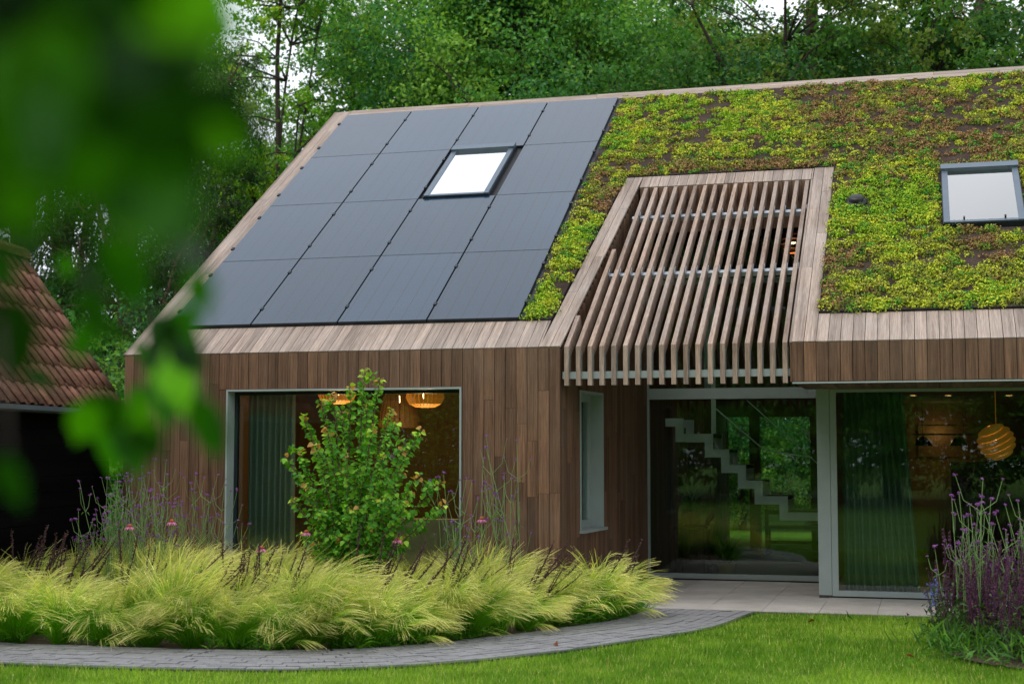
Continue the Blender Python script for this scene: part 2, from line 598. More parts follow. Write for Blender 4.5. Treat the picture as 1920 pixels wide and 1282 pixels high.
def y_outer(x):
    return np.interp(x, OUT[:, 0], OUT[:, 1])

g = np_mesh('lawn', [(-150, -150, -0.03), (150, -150, -0.03), (150, 200, -0.03), (-150, 200, -0.03)], [(0, 1, 2, 3)])
tag(link('lawn', g, M['lawn']), 'mown green garden lawn in front of the house', kind='structure')

# path of grey clay pavers
path = empty('path', (0, 0, 0), 'curved path of small grey clay pavers between lawn and grasses', kind='structure')
V = []
for a, b in zip(OUT, INN):
    V += [(a[0], a[1], -0.014), (b[0], b[1], -0.014)]
F = [(2 * i, 2 * i + 2, 2 * i + 3, 2 * i + 1) for i in range(len(OUT) - 1)]
link('joint_bed', np_mesh('joint_bed', V, F), M['joint'], path)
seglen = np.concatenate([[0], np.cumsum(np.linalg.norm(np.diff(OUT, axis=0), axis=1))])
def along(t):
    i = np.interp(t, seglen, np.arange(len(OUT)))
    i0 = int(min(i, len(OUT) - 2)); f = i - i0
    p = OUT[i0] * (1 - f) + OUT[i0 + 1] * f
    n = nrm(LEFTN[i0] * (1 - f) + LEFTN[i0 + 1] * f)
    return p, n
bm = bmesh.new()
bmesh.ops.create_cube(bm, size=1.0)
for v_ in bm.verts:
    if v_.co.z > 0: v_.co.x *= 0.975; v_.co.y *= 0.95
brick_me = bpy.data.meshes.new('brick'); bm.to_mesh(brick_me); bm.free()
brick_me.materials.append(M['brick'])
BL, BWd = 0.212, 0.105
bricks = []
nrow = int(PW / BWd)
for row in range(nrow):
    dd = (row + 0.5) * PW / nrow
    t = (row % 2) * BL / 2 + random.uniform(-0.02, 0.02)
    while t < seglen[-1]:
        p, n = along(t)
        c = p + n * dd
        # shorter step on the inside of the bend: keep bricks one brick apart measured at their own radius
        p2, n2 = along(min(t + 0.05, seglen[-1] - 1e-6))
        c2 = p2 + n2 * dd
        sp = max(np.linalg.norm(c2 - c) / 0.05, 0.25)
        ang = math.atan2(-n[0], n[1])
        if c[1] < 0.24:
            bricks.append((c[0], c[1], ang))
        t += BL / sp
bricks = [b for b in bricks if b[0] > -1.0]
def vis_key(b):
    d = np.array([b[0], b[1], 0]) - CAM
    z = d @ FW; X_ = 960 + FPX * (d @ RT) / z
    inside = -40 < X_ < 1960
    return (not inside, z)
bricks.sort(key=vis_key)
rest = MB()
for i, (x, y, a) in enumerate(bricks):
    dz = random.uniform(-0.004, 0.003)
    if i < 300:
        o = link('brick', brick_me, None, path)
        o.location = (x, y, -0.025 + dz)
        o.scale = (BL - 0.005, BWd - 0.005, 0.05)
        o.rotation_euler = (random.uniform(-.012, .012), random.uniform(-.012, .012), a + random.uniform(-.015, .015))
    else:
        ca, sa = math.cos(a), math.sin(a)
        l, w_ = (BL - 0.008) / 2, (BWd - 0.007) / 2
        q = [(x + ca * u - sa * v, y + sa * u + ca * v) for u, v in ((-l, -w_), (l, -w_), (l, w_), (-l, w_))]
        rest.hexa([(u, v, -0.05) for u, v in q] + [(u, v, dz) for u, v in q])
tag(rest.build('far_bricks', M['brick'], path), kind='stuff')
# dark edging strip between path and lawn
eb = MB()
for i in range(len(OUT) - 1):
    a, b = OUT[i], OUT[i + 1]
    a2, b2 = a - LEFTN[i] * 0.03, b - LEFTN[i + 1] * 0.03
    eb.hexa([(*a2, -0.06), (*b2, -0.06), (*b, -0.06), (*a, -0.06), (*a2, -0.012), (*b2, -0.012), (*b, -0.012), (*a, -0.012)])
eb.build('edging', M['dark_metal'], path)

# terrace
terr = empty('terrace', (0, 0, 0), 'terrace of large beige concrete tiles before the glass doors', kind='structure')
bx('joint_bed', (5.3, 0.26, -0.05), (11.6, 4.0, -0.008), 'joint', terr)
for i in range(11):
    for j in range(7):
        x0, y0 = 5.15 + i * 0.6, 0.27 + j * 0.6
        y1 = min(y0 + 0.594, 4.0)
        if y1 - y0 < 0.05 or x0 < 5.35 + 0.065 * y0 - 0.55: continue
        if y0 > 1.97 and x0 > 8.05: continue
        dz = random.uniform(-0.002, 0.002)
        bx('paving_tile', (x0, y0, -0.04), (x0 + 0.595, y1, dz), 'tile', terr)

# planting bed soil
bedpts = [(p[0], p[1]) for p in INN if p[0] > -1.2]
bv = [(p[0], p[1], -0.006) for p in bedpts] + [(p[0], 0.02, -0.006) for p in bedpts]
n_ = len(bedpts)
bf = [(i, i + 1, n_ + i + 1, n_ + i) for i in range(n_ - 1)]
tag(link('planting_bed', np_mesh('planting_bed', bv, bf), M['soil']), 'dark soil of the long planting bed', kind='structure')
ell = [(10.25 + 0.95 * math.cos(a), -1.85 + 1.6 * math.sin(a), -0.005 ) for a in np.linspace(0, 2 * PI, 40, endpoint=False)]
me = bpy.data.meshes.new('flower_bed'); me.from_pydata(ell, [], [tuple(range(40))])
tag(link('flower_bed', me, M['soil']), 'dark soil of the violet flower bed by the lawn', kind='structure')

# ================================================================ the house
house = empty('house', (0, 0, 0), 'modern timber clad house with solar panels and sedum covered pitched roof', 'house')
BW = 5.40 / 43
GAP = 0.006
SK = 0.065                       # the porch side wall runs slightly inwards
def XW(y): return 5.40 + SK * y
WX0, WX1, WZ0, WZ1 = 1.354, 4.260, 0.10, 2.425

def joints(z0, z1, p=0.55):
    """random butt joints of one board"""
    if z1 - z0 < 1.0: return [(z0, z1)]
    out, z = [], z0
    while True:
        nx = z + random.uniform(0.6, 1.9)
        if nx > z1 - 0.35: break
        out.append((z, nx)); z = nx
    out.append((z, z1))
    return out
# front boards of the left wing
for i in range(43):
    x0, x1 = i * BW, (i + 1) * BW
    segs = []
    if x1 <= WX0 + 0.02 or x0 >= WX1 - 0.02:
        segs = joints(0.02, HE - 0.012)
        xa, xb = x0, x1
        pieces = [(xa, xb, a, b) for a, b in segs]
    else:
        pieces = [(x0, x1, WZ1 + 0.004, HE - 0.012)]
        if x0 < WX0: pieces += [(x0, WX0, a, b) for a, b in joints(0.02, WZ1)]
        if x1 > WX1: pieces += [(WX1, x1, a, b) for a, b in joints(0.02, WZ1)]
    for xa, xb, a, b in pieces:
        j = random.uniform(0, 0.003)
        bx('wall_plank', (xa + GAP / 2, 0.0 - j, a), (xb - GAP / 2, 0.022, b - 0.003), 'wall_wood', house)
# wall body behind the boards with the window opening
mb = MB()
mb.box((0.02, 0.03, 0), (WX0, 0.30, 2.80)); mb.box((WX1, 0.03, 0), (5.38, 0.30, 2.80)); mb.box((WX0, 0.03, WZ1), (WX1, 0.30, 2.80)); mb.box((WX0, 0.03, 0), (WX1, 0.30, WZ0))
mb.build('wall', M['membrane'], house)
# porch side wall of the left wing, boards up to the roof line
SY0, SY1, SZ0, SZ1 = 0.745, 1.705, 0.80, 2.405
def roofz(y): return HE + y * SP / CP
y = 0.004
nb = 31
bwid = 3.86 / nb
for i in range(nb):
    y0, y1 = y + i * bwid, y + (i + 1) * bwid - 0.006
    zt = roofz(y0) - 0.02
    parts_ = []
    if y1 < SY0 + 0.03 or y0 > SY1 - 0.03: parts_ = joints(0.02, zt, .5)
    else: parts_ = [(0.02, SZ0 - 0.03), (SZ1, zt)]
    for a, b in parts_:
        m_ = MB()
        m_.hexa([(XW(y0) - 0.02, y0, a), (XW(y0), y0, a), (XW(y1), y1, a), (XW(y1) - 0.02, y1, a),
                 (XW(y0) - 0.02, y0, b - 0.003), (XW(y0), y0, b - 0.003), (XW(y1), y1, b - 0.003), (XW(y1) - 0.02, y1, b - 0.003)])
        m_.build('wall_plank', M['wall_wood'], house)
mb = MB()
def slantbox(m_, y0, y1, z0, z1, t0, t1, top=None):
    za, zb = (z1, z1) if top is None else top
    m_.hexa([(XW(y0) - t1, y0, z0), (XW(y0) - t0, y0, z0), (XW(y1) - t0, y1, z0), (XW(y1) - t1, y1, z0),
             (XW(y0) - t1, y0, za), (XW(y0) - t0, y0, za), (XW(y1) - t0, y1, zb), (XW(y1) - t1, y1, zb)])
slantbox(mb, 0.31, SY0, 0, 0, 0.03, 0.25, (roofz(.31) - .3, roofz(SY0) - .3))
slantbox(mb, SY1, 3.93, 0, 0, 0.03, 0.25, (roofz(SY1) - .3, roofz(3.93) - .3))
slantbox(mb, SY0, SY1, SZ1, 0, 0.03, 0.25, (roofz(SY0) - .3, roofz(SY1) - .3))
slantbox(mb, SY0, SY1, 0, SZ0 - .03, 0.03, 0.25)
mb.build('wall', M['membrane'], house)
# window in the porch side wall
win = empty('window', (0, 0, 0), parent=house); win['label'] = 'narrow pale window with a sill in the porch side wall'
mb = MB()
slantbox(mb, SY1 - 0.03, SY1, SZ0, SZ1, -0.012, 0.22); slantbox(mb, SY0, SY0 + 0.03, SZ0, SZ1, -0.012, 0.22)
slantbox(mb, SY0 + .03, SY1 - .03, SZ1 - 0.03, SZ1, -0.012, 0.22)
mb.build('frame', M['alu'], win)
mb = MB()
slantbox(mb, SY0 + .03, SY1 - .03, SZ0, SZ0 + .09, 0.14, 0.20); slantbox(mb, SY0 + .03, SY1 - .03, SZ1 - .11, SZ1 - .03, 0.14, 0.20)
slantbox(mb, SY0 + .03, SY0 + .11, SZ0 + .09, SZ1 - .11, 0.14, 0.20); slantbox(mb, SY1 - .11, SY1 - .03, SZ0 + .09, SZ1 - .11, 0.14, 0.20)
mb.build('sash', M['alu'], win)
mb = MB(); slantbox(mb, SY0 + .11, SY1 - .11, SZ0 + .09, SZ1 - .11, 0.165, 0.175); mb.build('pane', M['glass'], win)
mb = MB(); slantbox(mb, SY0 - .02, SY1 + .03, SZ0 - .035, SZ0 - .002, -0.05, 0.20); mb.build('sill', M['alu'], win)

# big window of the left wing
win = empty('window', (0, 0, 0), parent=house); win['label'] = 'large square window behind the shrub'
mb = MB()
mb.box((WX0, -0.012, WZ0), (WX0 + 0.022, 0.19, WZ1)); mb.box((WX1 - 0.022, -0.012, WZ0), (WX1, 0.19, WZ1))
mb.box((WX0 + .022, -0.012, WZ1 - 0.022), (WX1 - .022, 0.19, WZ1)); mb.box((WX0 + .022, -0.03, WZ0), (WX1 - .022, 0.19, WZ0 + .03))
mb.build('frame', M['alu'], win)
mb = MB()
mb.box((WX0 + .022, .17, WZ0 + .03), (WX0 + .06, .23, WZ1 - .022)); mb.box((WX1 - .05, .17, WZ0 + .03), (WX1 - .022, .23, WZ1 - .022)); mb.box((WX0 + .06, .17, WZ1 - .06), (WX1 - .05, .23, WZ1 - .022))
mb.build('sash', M['dark_metal'], win)
mb = MB(); mb.box((WX0 + .06, .195, WZ0 + .03), (WX1 - .05, .205, WZ1 - .06)); mb.build('pane', M['glass'], win)

# fascia boards of the right wing, soffit
ZS = 2.437
XO = 7.930                       # left end of the right wing eave
nf = int((XR - XO) / BW)
for i in range(nf):
    x0 = XO + i * BW
    bx('fascia_plank', (x0 + GAP / 2, -random.uniform(0, .003), ZS), (x0 + BW - GAP / 2, 0.022, HE - 0.012), 'wall_wood', house)
    bx('soffit_plank', (x0 + GAP / 2, 0.03, ZS - 0.004), (x0 + BW - GAP / 2, 1.92, ZS + 0.016), 'soffit_wood', house)
mb = MB(); mb.box((XO + .002, .0, ZS - .022), (XR, .028, ZS - .006)); mb.build('drip_edge', M['alu'], house)
mb = MB(); mb.box((XO + .01, .03, ZS + .02), (XR - .02, 2.3, HE - .15)); mb.build('eave_box', M['membrane'], house)
bx('end_plank', (XO - 0.02, 0.0, ZS), (XO - 0.001, 1.95, HE - .03), 'wall_wood', house)

# roof body
S_TOP = 7.85
mb = MB()
rhex(mb, [(0.03, .02), (XW(0) - .02, .02), (XW(3.5) - .02, 4.22), (XW(3.5) - .02, S_TOP - .02)][:3] + [(0.03, 4.22)], -.30, -.03)
rhex(mb, [(0.03, 4.222), (XR - .03, 4.222), (XR - .03, S_TOP - .02), (0.03, S_TOP - .02)], -.30, -.03)
rhex(mb, [(XO + .02, .02), (XR - .03, .02), (XR - .03, 4.22), (XO + .02, 4.22)], -.30, -.03)
mb.build('roof_deck', M['membrane'], house)
# back slope, gables and rear wall
YB = 2 * CP * S_TOP
mb = MB()
mb.hexa([(0.0, CP * S_TOP + .01, HE + SP * S_TOP - .3), (XR, CP * S_TOP + .01, HE + SP * S_TOP - .3), (XR, YB, HE - .3), (0.0, YB, HE - .3),
         (0.0, CP * S_TOP + .01, HE + SP * S_TOP - .03), (XR, CP * S_TOP + .01, HE + SP * S_TOP - .03), (XR, YB, HE - .03), (0.0, YB, HE - .03)])
mb.build('back_roof', M['membrane'], house)
mb = MB()
for xg in (0.02, XR - .25):
    mb.prism([(xg, .31, 0), (xg, YB - .05, 0), (xg, YB - .05, HE - .3), (xg, CP * S_TOP, HE + SP * S_TOP - .35), (xg, .31, HE - .2)], (0, 0, 0), (.2, 0, 0))
mb.build('gable_wall', M['wall_wood'], house)

# roof boards: eave of the left wing, eave of the right wing
SE = 0.597
for i in range(43):
    x0, x1 = i * BW, (i + 1) * BW
    if x0 < 0.27: continue
    xr_lim = 5.165
    if x0 > xr_lim: continue
    x1 = min(x1, xr_lim + 0.01)
    rbx('eave_plank', x0 + GAP / 2, x1 - GAP / 2, 0.0, SE, -.022, random.uniform(0, .002), 'roof_wood', house)
for i in range(nf):
    x0 = XO + i * BW
    if x0 < 8.17: continue
    rbx('eave_plank', x0 + GAP / 2, x0 + BW - GAP / 2, 0.0, SE, -.022, random.uniform(0, .002), 'roof_wood', house)
# verge boards up the left gable, in lengths
for k in range(2):
    xa, xb = k * 0.137 + .002, (k + 1) * 0.137 - .003
    s = 0.0
    while s < S_TOP - .3:
        e = min(s + random.uniform(1.6, 2.7), S_TOP)
        if S_TOP - e < .6: e = S_TOP
        rbx('verge_plank', xa, xb, s, e - .004, -.022, .004 + random.uniform(0, .002), 'roof_wood', house)
        s = e
rbx('verge_trim', -.012, 0.0, 0, S_TOP, -.20, .010, 'roof_wood', house)
# ridge boards
for k in range(2):
    s0 = 7.60 + k * .125
    x = 0.285
    while x < XR:
        e = min(x + random.uniform(1.7, 2.9), XR)
        rbx('ridge_plank', x + .002, e - .002, s0 + .002, s0 + .121, -.022, .012 + random.uniform(0, .003), 'ridge_wood', house)
        x = e
# surround of the slatted opening: left slanted band (two boards), top band, right band
def lerp(a, b, t): return tuple(u + (v - u) * t for u, v in zip(a, b))
OL0, OL1 = (5.168, 0.0), (5.416, 4.545)       # outer edge of the slanted band
IL0, IL1 = (5.405, 0.0), (5.640, 4.20)        # inner edge
for k in range(2):
    a0, a1 = lerp(OL0, IL0, k / 2), lerp(OL1, (5.640, 4.545), k / 2)
    b0, b1 = lerp(OL0, IL0, (k + 1) / 2), lerp(OL1, (5.640, 4.545), (k + 1) / 2)
    cuts = [0, .28 + .2 * k, .66 + .12 * k, 1]
    for c0, c1 in zip(cuts[:-1], cuts[1:]):
        m_ = MB()
        p0, p1, p2, p3 = lerp(a0, a1, c0), lerp(b0, b1, c0), lerp(b0, b1, c1), lerp(a0, a1, c1)
        rhex(m_, [(p0[0] + .003, p0[1] + .002), (p1[0] - .003, p1[1] + .002), (p2[0] - .003, p2[1] - .002), (p3[0] + .003, p3[1] - .002)], -.022, .003 + random.uniform(0, .002))
        m_.build('surround_plank', M['roof_wood'], house)
x = 5.645
while x < 7.92:
    e = min(x + BW, 7.925)
    rbx('surround_plank', x + .003, e - .003, 4.205, 4.545, -.022, random.uniform(.002, .004), 'roof_wood', house)
    x = e
for k in range(2):
    xa = 7.930 + k * .126
    cuts = [0, 1.7 + .9 * k, 3.3 + .5 * k, 4.56]
    for c0, c1 in zip(cuts[:-1], cuts[1:]):
        rbx('surround_plank', xa + .003, xa + .123, c0 + .002, c1 - .002, -.022, random.uniform(.002, .004), 'roof_wood', house)
# inner top face of the opening: short boards hanging from the top edge
x = 5.65
ytop = CP * 4.2
while x < 7.92:
    e = min(x + BW, 7.925)
    bx('reveal_plank', (x + .003, ytop, roofz(ytop) - .62), (e - .003, ytop + .02, roofz(ytop) - .016), 'wall_wood', house)
    x = e
rbx('reveal_board', 7.905, 7.929, 0.0, 4.2, -.34, -.002, 'roof_wood', house)

# slats: each a lower piece (upright and lower rafter) and an upper rafter piece
SB = 2.425
SD = 0.15
tq = math.tan(PHI / 2)
def slat_mesh(w_, prof):
    m_ = MB()
    m_.prism(prof, (0, 0, 0), (w_, 0, 0))
    me = m_.mesh('slat'); me.materials.append(M['slat_wood'])
    return me
def R2(s, d): p = RP(0, s, d); return (0, p[1], p[2])
SJ = 1.83
SWD = 0.050
def lower_prof(se):
    return [(0, 0.004, SB), (0, 0.004, HE - .004), R2(se, -.001), R2(se, -SD), R2(SD * tq * 0.6, -SD * 1.0), (0, 0.004 + SD * .82, HE - .16), (0, 0.004 + SD * .62, SB)]
def upper_prof(s0, se):
    return [R2(s0, -.003), R2(se, -.003), R2(se, -SD + .02), R2(s0, -SD + .02)]
me_low = slat_mesh(SWD, lower_prof(SJ - .003))
me_up = slat_mesh(SWD - .002, upper_prof(SJ + .003, 4.19))
SX0, SX1 = 5.448, 7.832
brk = MB(); brk.box((0, .03, ZS + .14), (.005, .075, HE - .05)); brk_me = brk.mesh('bracket'); brk_me.materials.append(M['alu_rail'])
brk2 = MB(); brk2.prism([R2(SJ - .06, -.04), R2(SJ + .06, -.02), R2(SJ + .06, -.11), R2(SJ - .06, -.11)], (0, 0, 0), (.006, 0, 0)); brk2_me = brk2.mesh('bracket'); brk2_me.materials.append(M['alu_rail'])
brk3 = MB(); brk3.prism([R2(3.43 - .05, -.03), R2(3.43 + .05, -.02), R2(3.43 + .05, -.11), R2(3.43 - .05, -.11)], (0, 0, 0), (.006, 0, 0)); brk3_me = brk3.mesh('bracket'); brk3_me.materials.append(M['alu_rail'])
for i in range(19):
    x = SX0 + (SX1 - SX0) * i / 18
    if i == 0: o = link('slat', slat_mesh(SWD, lower_prof(0.70)), None, house)
    else: o = link('slat', me_low, None, house)
    o.location = (x, -random.uniform(0, .003), 0)
    b = link('bracket', brk_me, None, house); b.location = (x + SWD + .003, 0, 0)
    if i >= 1:
        b = link('bracket', brk2_me, None, house); b.location = (x + SWD + .003, 0, 0)
    if i == 1:
        o = link('slat', slat_mesh(SWD - .002, upper_prof(SJ + .003, 2.38)), None, house); o.location = (x + .001, 0, 0)
    if i >= 2:
        o = link('slat', me_up, None, house); o.location = (x + .001, -random.uniform(0, .002), 0)
        b = link('bracket', brk3_me, None, house); b.location = (x + SWD + .003, 0, 0)
bx('slat_rail', (5.42, .035, 2.500), (7.928, .085, 2.578), 'alu_rail', house)
rbx('slat_rail', 5.60, 7.904, SJ - .035, SJ + .035, -.135, -.075, 'alu_rail', house)
rbx('slat_rail', 5.66, 7.904, 3.43 - .035, 3.43 + .035, -.135, -.075, 'alu_rail', house)

# glazed facade behind the slats
GY = 3.93
glz = empty('glass_door', (0, 0, 0), parent=house); glz['label'] = 'wide glazed porch door with pale beam and rails'
XL = XW(GY) - .01
bx('beam', (XL + .03, GY - .06, 2.402), (8.03, GY + .06, 2.545), 'alu', glz)
bx('bottom_rail', (XL + .03, GY - .03, 0.018), (8.03, GY + .04, 0.085), 'alu', glz)
bx('threshold', (XL, GY - .05, -.006), (8.03, GY + .05, 0.017), 'black', glz)
bx('post', (XL, GY - .03, 0), (XL + .03, GY + .04, 5.2), 'alu', glz)
bx('pane', (XL + .03, GY, .085), (8.03, GY + .012, 2.402), 'glass', glz)
bx('pane', (XL + .03, GY, 2.545), (8.03, GY + .012, 5.24), 'glass', glz)
bx('mullion', (6.42, GY + .015, 2.545), (6.50, GY + .06, 5.2), 'alu', glz)
bx('transom', (XL + .03, GY + .015, 3.95), (8.03, GY + .06, 4.02), 'alu', glz)

# right wing glazing
GR = 1.93
gd = empty('glass_door', (0, 0, 0), parent=house); gd['label'] = 'tall sliding glass door under the right hand eave'
bx('post', (8.037, GR, 0.03), (8.185, GR + .15, 2.435), 'alu', gd)
bx('post_foot', (8.039, GR + .002, -.004), (8.183, GR + .148, 0.03), 'plinth', gd)
bx('jamb', (8.188, GR + .01, .02), (8.262, GR + .1, 2.43), 'alu', gd)
bx('bottom_rail', (8.262, GR + .01, .02), (XR - .2, GR + .1, .085), 'alu', gd)
bx('head_rail', (8.262, GR + .01, 2.395), (XR - .2, GR + .1, 2.43), 'alu', gd)
bx('threshold', (8.188, GR + .03, -.006), (XR - .2, GR + .12, .019), 'black', gd)
bx('pane', (8.262, GR + .05, .085), (XR - .2, GR + .062, 2.395), 'glass', gd)

RY0 = 10.1
# interior shell: left room, hall, right room
rm = MB()
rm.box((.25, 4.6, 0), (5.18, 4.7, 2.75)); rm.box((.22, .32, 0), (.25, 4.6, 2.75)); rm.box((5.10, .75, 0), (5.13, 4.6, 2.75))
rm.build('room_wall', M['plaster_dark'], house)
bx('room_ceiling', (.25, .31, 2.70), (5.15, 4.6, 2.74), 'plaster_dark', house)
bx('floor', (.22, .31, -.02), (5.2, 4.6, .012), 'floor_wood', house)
bx('floor', (5.50, 3.985, -.02), (8.06, RY0, .012), 'floor_wood', house)
bx('floor', (8.1, 2.08, -.02), (12.7, 8.0, .012), 'floor_wood', house)
# hall: panelled left wall, right wall, rear wall with door openings, ceiling
RY = 9.92
npan = 9
for i in range(npan):
    y0 = 4.0 + (RY - 4.0) * i / npan; y1 = 4.0 + (RY - 4.0) * (i + 1) / npan - .012
    m_ = MB(); xa, xb = 5.66 + .045 * (y0 - 4), 5.66 + .045 * (y1 - 4)
    m_.hexa([(xa - .03, y0, .02), (xa, y0, .02), (xb, y1, .02), (xb - .03, y1, .02), (xa - .03, y0, 4.6), (xa, y0, 4.6), (xb, y1, 4.6), (xb - .03, y1, 4.6)])
    m_.build('hall_panel', M['panel_wood'], house)
rm = MB()
rm.box((8.06, 4.1, 0), (8.10, RY, 5.0))
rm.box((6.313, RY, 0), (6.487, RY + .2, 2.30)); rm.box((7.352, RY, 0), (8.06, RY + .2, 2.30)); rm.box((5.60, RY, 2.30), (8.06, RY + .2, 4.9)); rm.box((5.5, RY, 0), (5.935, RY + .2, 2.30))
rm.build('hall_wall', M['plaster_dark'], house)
rm = MB(); rm.box((.3, RY + .6, 0), (5.4, RY + .8, 2.6)); rm.box((8.1, YB - .3, 0), (XR, YB - .1, 2.6)); rm.build('rear_wall', M['wall_wood'], house)
rd = empty('rear_door', (0, 0, 0), parent=house)
for xa, xb in ((5.935, 6.313), (6.487, 7.352)):
    bx('pane', (xa, RY + .1, .02), (xb, RY + .11, 2.30), 'glass_thin', rd)
# right room
rm = MB()
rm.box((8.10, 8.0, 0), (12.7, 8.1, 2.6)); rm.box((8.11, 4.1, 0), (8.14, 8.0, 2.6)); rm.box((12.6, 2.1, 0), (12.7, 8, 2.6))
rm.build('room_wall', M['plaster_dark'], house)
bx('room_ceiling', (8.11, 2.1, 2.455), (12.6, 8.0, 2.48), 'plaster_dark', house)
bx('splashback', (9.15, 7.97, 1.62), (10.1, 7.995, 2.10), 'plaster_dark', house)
for i in range(5):
    bx('cabinet_front', (9.62 + i * .6, 7.35, .02), (9.62 + i * .6 + .595, 7.96, 1.62 if i else 1.55), 'cabinet', house)

# stair in the hall
st = empty('staircase', (0, 0, 0), parent=house)
pts = [(5.62, 2.17), (5.962, 2.17)]
z = 2.17; xs = [5.962, 6.38, 6.607, 6.838, 7.068, 7.408, 7.98]
zs = [2.17, 1.952, 1.735, 1.517, 1.30, 1.084, .865]
for yy, nm in ((5.0, 'stringer'), (5.95, 'stringer')):
    m_ = MB()
    T = .115
    m_.box((5.68, yy, zs[0] - T), (xs[0], yy + .04, zs[0]))
    for i in range(1, 7):
        m_.box((xs[i - 1] - T, yy, zs[i]), (xs[i - 1], yy + .04, zs[i - 1] - T + .0005 if i else 0))
        m_.box((xs[i - 1] - T, yy, zs[i] - T), (xs[i], yy + .04, zs[i] - .0005))
    m_.build(nm, M['steel_pale'], st)
for i in range(1, 7):
    bx('tread', (xs[i - 1] - .02, 5.045, zs[i] - .05), (xs[i], 5.945, zs[i] - .004), 'table_wood', st)
bx('post', (6.36, 5.0, 1.955), (6.42, 5.05, 4.6), 'steel_pale', st)
m_ = MB(); m_.tube([(6.42, 4.99, 2.31), (7.10, 4.99, 1.72), (7.75, 4.99, 1.62)], .010, 6); m_.tube([(6.86, 4.99, 2.42), (7.95, 4.99, 1.42)], .006, 6)
m_.build('handrail', M['steel_pale'], st)
mb = MB(); mb.prism([(6.43, 5.02, 1.95), (7.9, 5.02, .9), (7.9, 5.02, 1.6), (6.43, 5.02, 2.9)], (0, 0, 0), (0, .01, 0)); mb.build('balustrade', M['glass_thin'], st)

# ---------------- solar panels
PX0, PWD, PS0, PH = 0.2918, 1.1273, 0.607, 1.742
clamp = MB(); clamp.box((-.018, -.03, 0), (.018, .03, .022)); clamp_me = clamp.mesh('clamp'); clamp_me.materials.append(M['black'])
rbx('panel_tray', .285, PX0 + 4 * PWD + .045, .600, 7.592, -.03, .004, 'black', house)
for i in range(4):
    for j in range(4):
        x0, s0 = PX0 + i * PWD, PS0 + j * PH
        if not (i == 2 and j == 2):
            pn = empty('solar_panel', (0, 0, 0), parent=house)
            rbx('cell_glass', x0 + .012, x0 + PWD - .012, s0 + .006, s0 + PH - .006, .012, .045, 'solar', pn)
            rbx('frame', x0 + .009, x0 + PWD - .009, s0 + .003, s0 + PH - .003, .006, .041, 'dark_metal', pn)
            for f in (.22, .78):
                for side in ((1,) if i else (0, 1)):
                    c = link('clamp', clamp_me, None, pn)
                    c.location = RP(x0 + PWD * side, s0 + PH * f, .034); c.rotation_euler = (PHI, 0, 0)

def skylight(x0, x1, s0, s1, proud, label, gm_='sky_glass'):
    sk = empty('skylight', (0, 0, 0), parent=house); sk['label'] = label
    rbx('casing', x0 - .01, x1 + .01, s0 - .01, s1 + .01, -.04, proud - .02, 'dark_metal', sk)
    fw_ = .07
    mb = MB()
    rhex(mb, [(x0, s0), (x0 + fw_, s0), (x0 + fw_, s1 - .14), (x0, s1 - .14)], .0, proud)
    rhex(mb, [(x1 - fw_, s0), (x1, s0), (x1, s1 - .14), (x1 - fw_, s1 - .14)], .0, proud)
    rhex(mb, [(x0 + fw_, s0), (x1 - fw_, s0), (x1 - fw_, s0 + .05), (x0 + fw_, s0 + .05)], .0, proud - .006)
    mb.build('frame', M['grey_metal'], sk)
    mb = MB(); rhex(mb, [(x0 - .01, s1 - .14), (x1 + .01, s1 - .14), (x1 + .01, s1), (x0 - .01, s1)], 0, proud + .035)
    mb.build('top_hood', M['grey_metal'], sk)
    rbx('blind', x0 + fw_, x1 - fw_, s0 + .05, s1 - .2, proud - .045, proud - .035, 'white_blind', sk)
    rbx('pane', x0 + fw_, x1 - fw_, s0 + .05, s1 - .14, proud - .022, proud - .014, gm_, sk)
    return sk
skylight(2.625, 3.565, 4.105, 5.79, .085, 'skylight set among the solar panels')
s2 = skylight(9.53, 10.435, 2.56, 4.17, .10, 'skylight set in the sedum roof', 'sky_glass_soft')
for xx in (9.75, 10.21):
    rbx('blind_hook', xx, xx + .02, 2.62, 2.66, .085, .12, 'black', s2)

# ---------------- green roof
def seg_left(s): return np.interp(s, [0.6, 4.545, 4.56, 8], [5.19, 5.42, 4.84, 4.84])
sub = MB()
XS0 = PX0 + 4 * PWD + .05
rhex(sub, [(XS0, .615), (5.172, .615), (5.40, 4.56), (XS0, 4.56)], -.03, .012)
rhex(sub, [(XS0, 4.563), (XR - .1, 4.563), (XR - .1, 7.585), (XS0, 7.585)], -.03, .012)
rhex(sub, [(8.19, .615), (9.515, .615), (9.515, 4.56), (8.19, 4.56)], -.03, .012)
rhex(sub, [(10.45, .615), (XR - .1, .615), (XR - .1, 4.56), (10.45, 4.56)], -.03, .012)
rhex(sub, [(9.515, .615), (10.45, .615), (10.45, 2.545), (9.515, 2.545)], -.03, .012)
rhex(sub, [(9.515, 4.185), (10.45, 4.185), (10.45, 4.56), (9.515, 4.56)], -.03, .012)
sub.build('substrate', M['substrate'], house)
ed = MB()
rhex(ed, [(XS0 - .03, .599), (5.166, .599), (5.166, .613), (XS0 - .03, .613)], -.02, .022)
rhex(ed, [(8.188, .599), (XR - .1, .599), (XR - .1, .613), (8.188, .613)], -.02, .03)
rhex(ed, [(5.425, 4.547), (8.19, 4.561), (8.19, 4.571), (5.425, 4.558)], -.02, .016)
rhex(ed, [(8.183, .62), (8.19, .62), (8.19, 4.56), (8.183, 4.56)], -.02, .02)
ed.build('edge_strip', M['black'], house)
vt = empty('roof_vent', (0, 0, 0), parent=house)
mb = MB(); mb.lathe([(.09, -.02), (.09, .07), (.075, .085), (0.0, .09)], 16); o = mb.build('cap', M['black'], vt, True); o.location = RP(8.50, 3.40, .01); o.rotation_euler = (PHI, 0, 0)
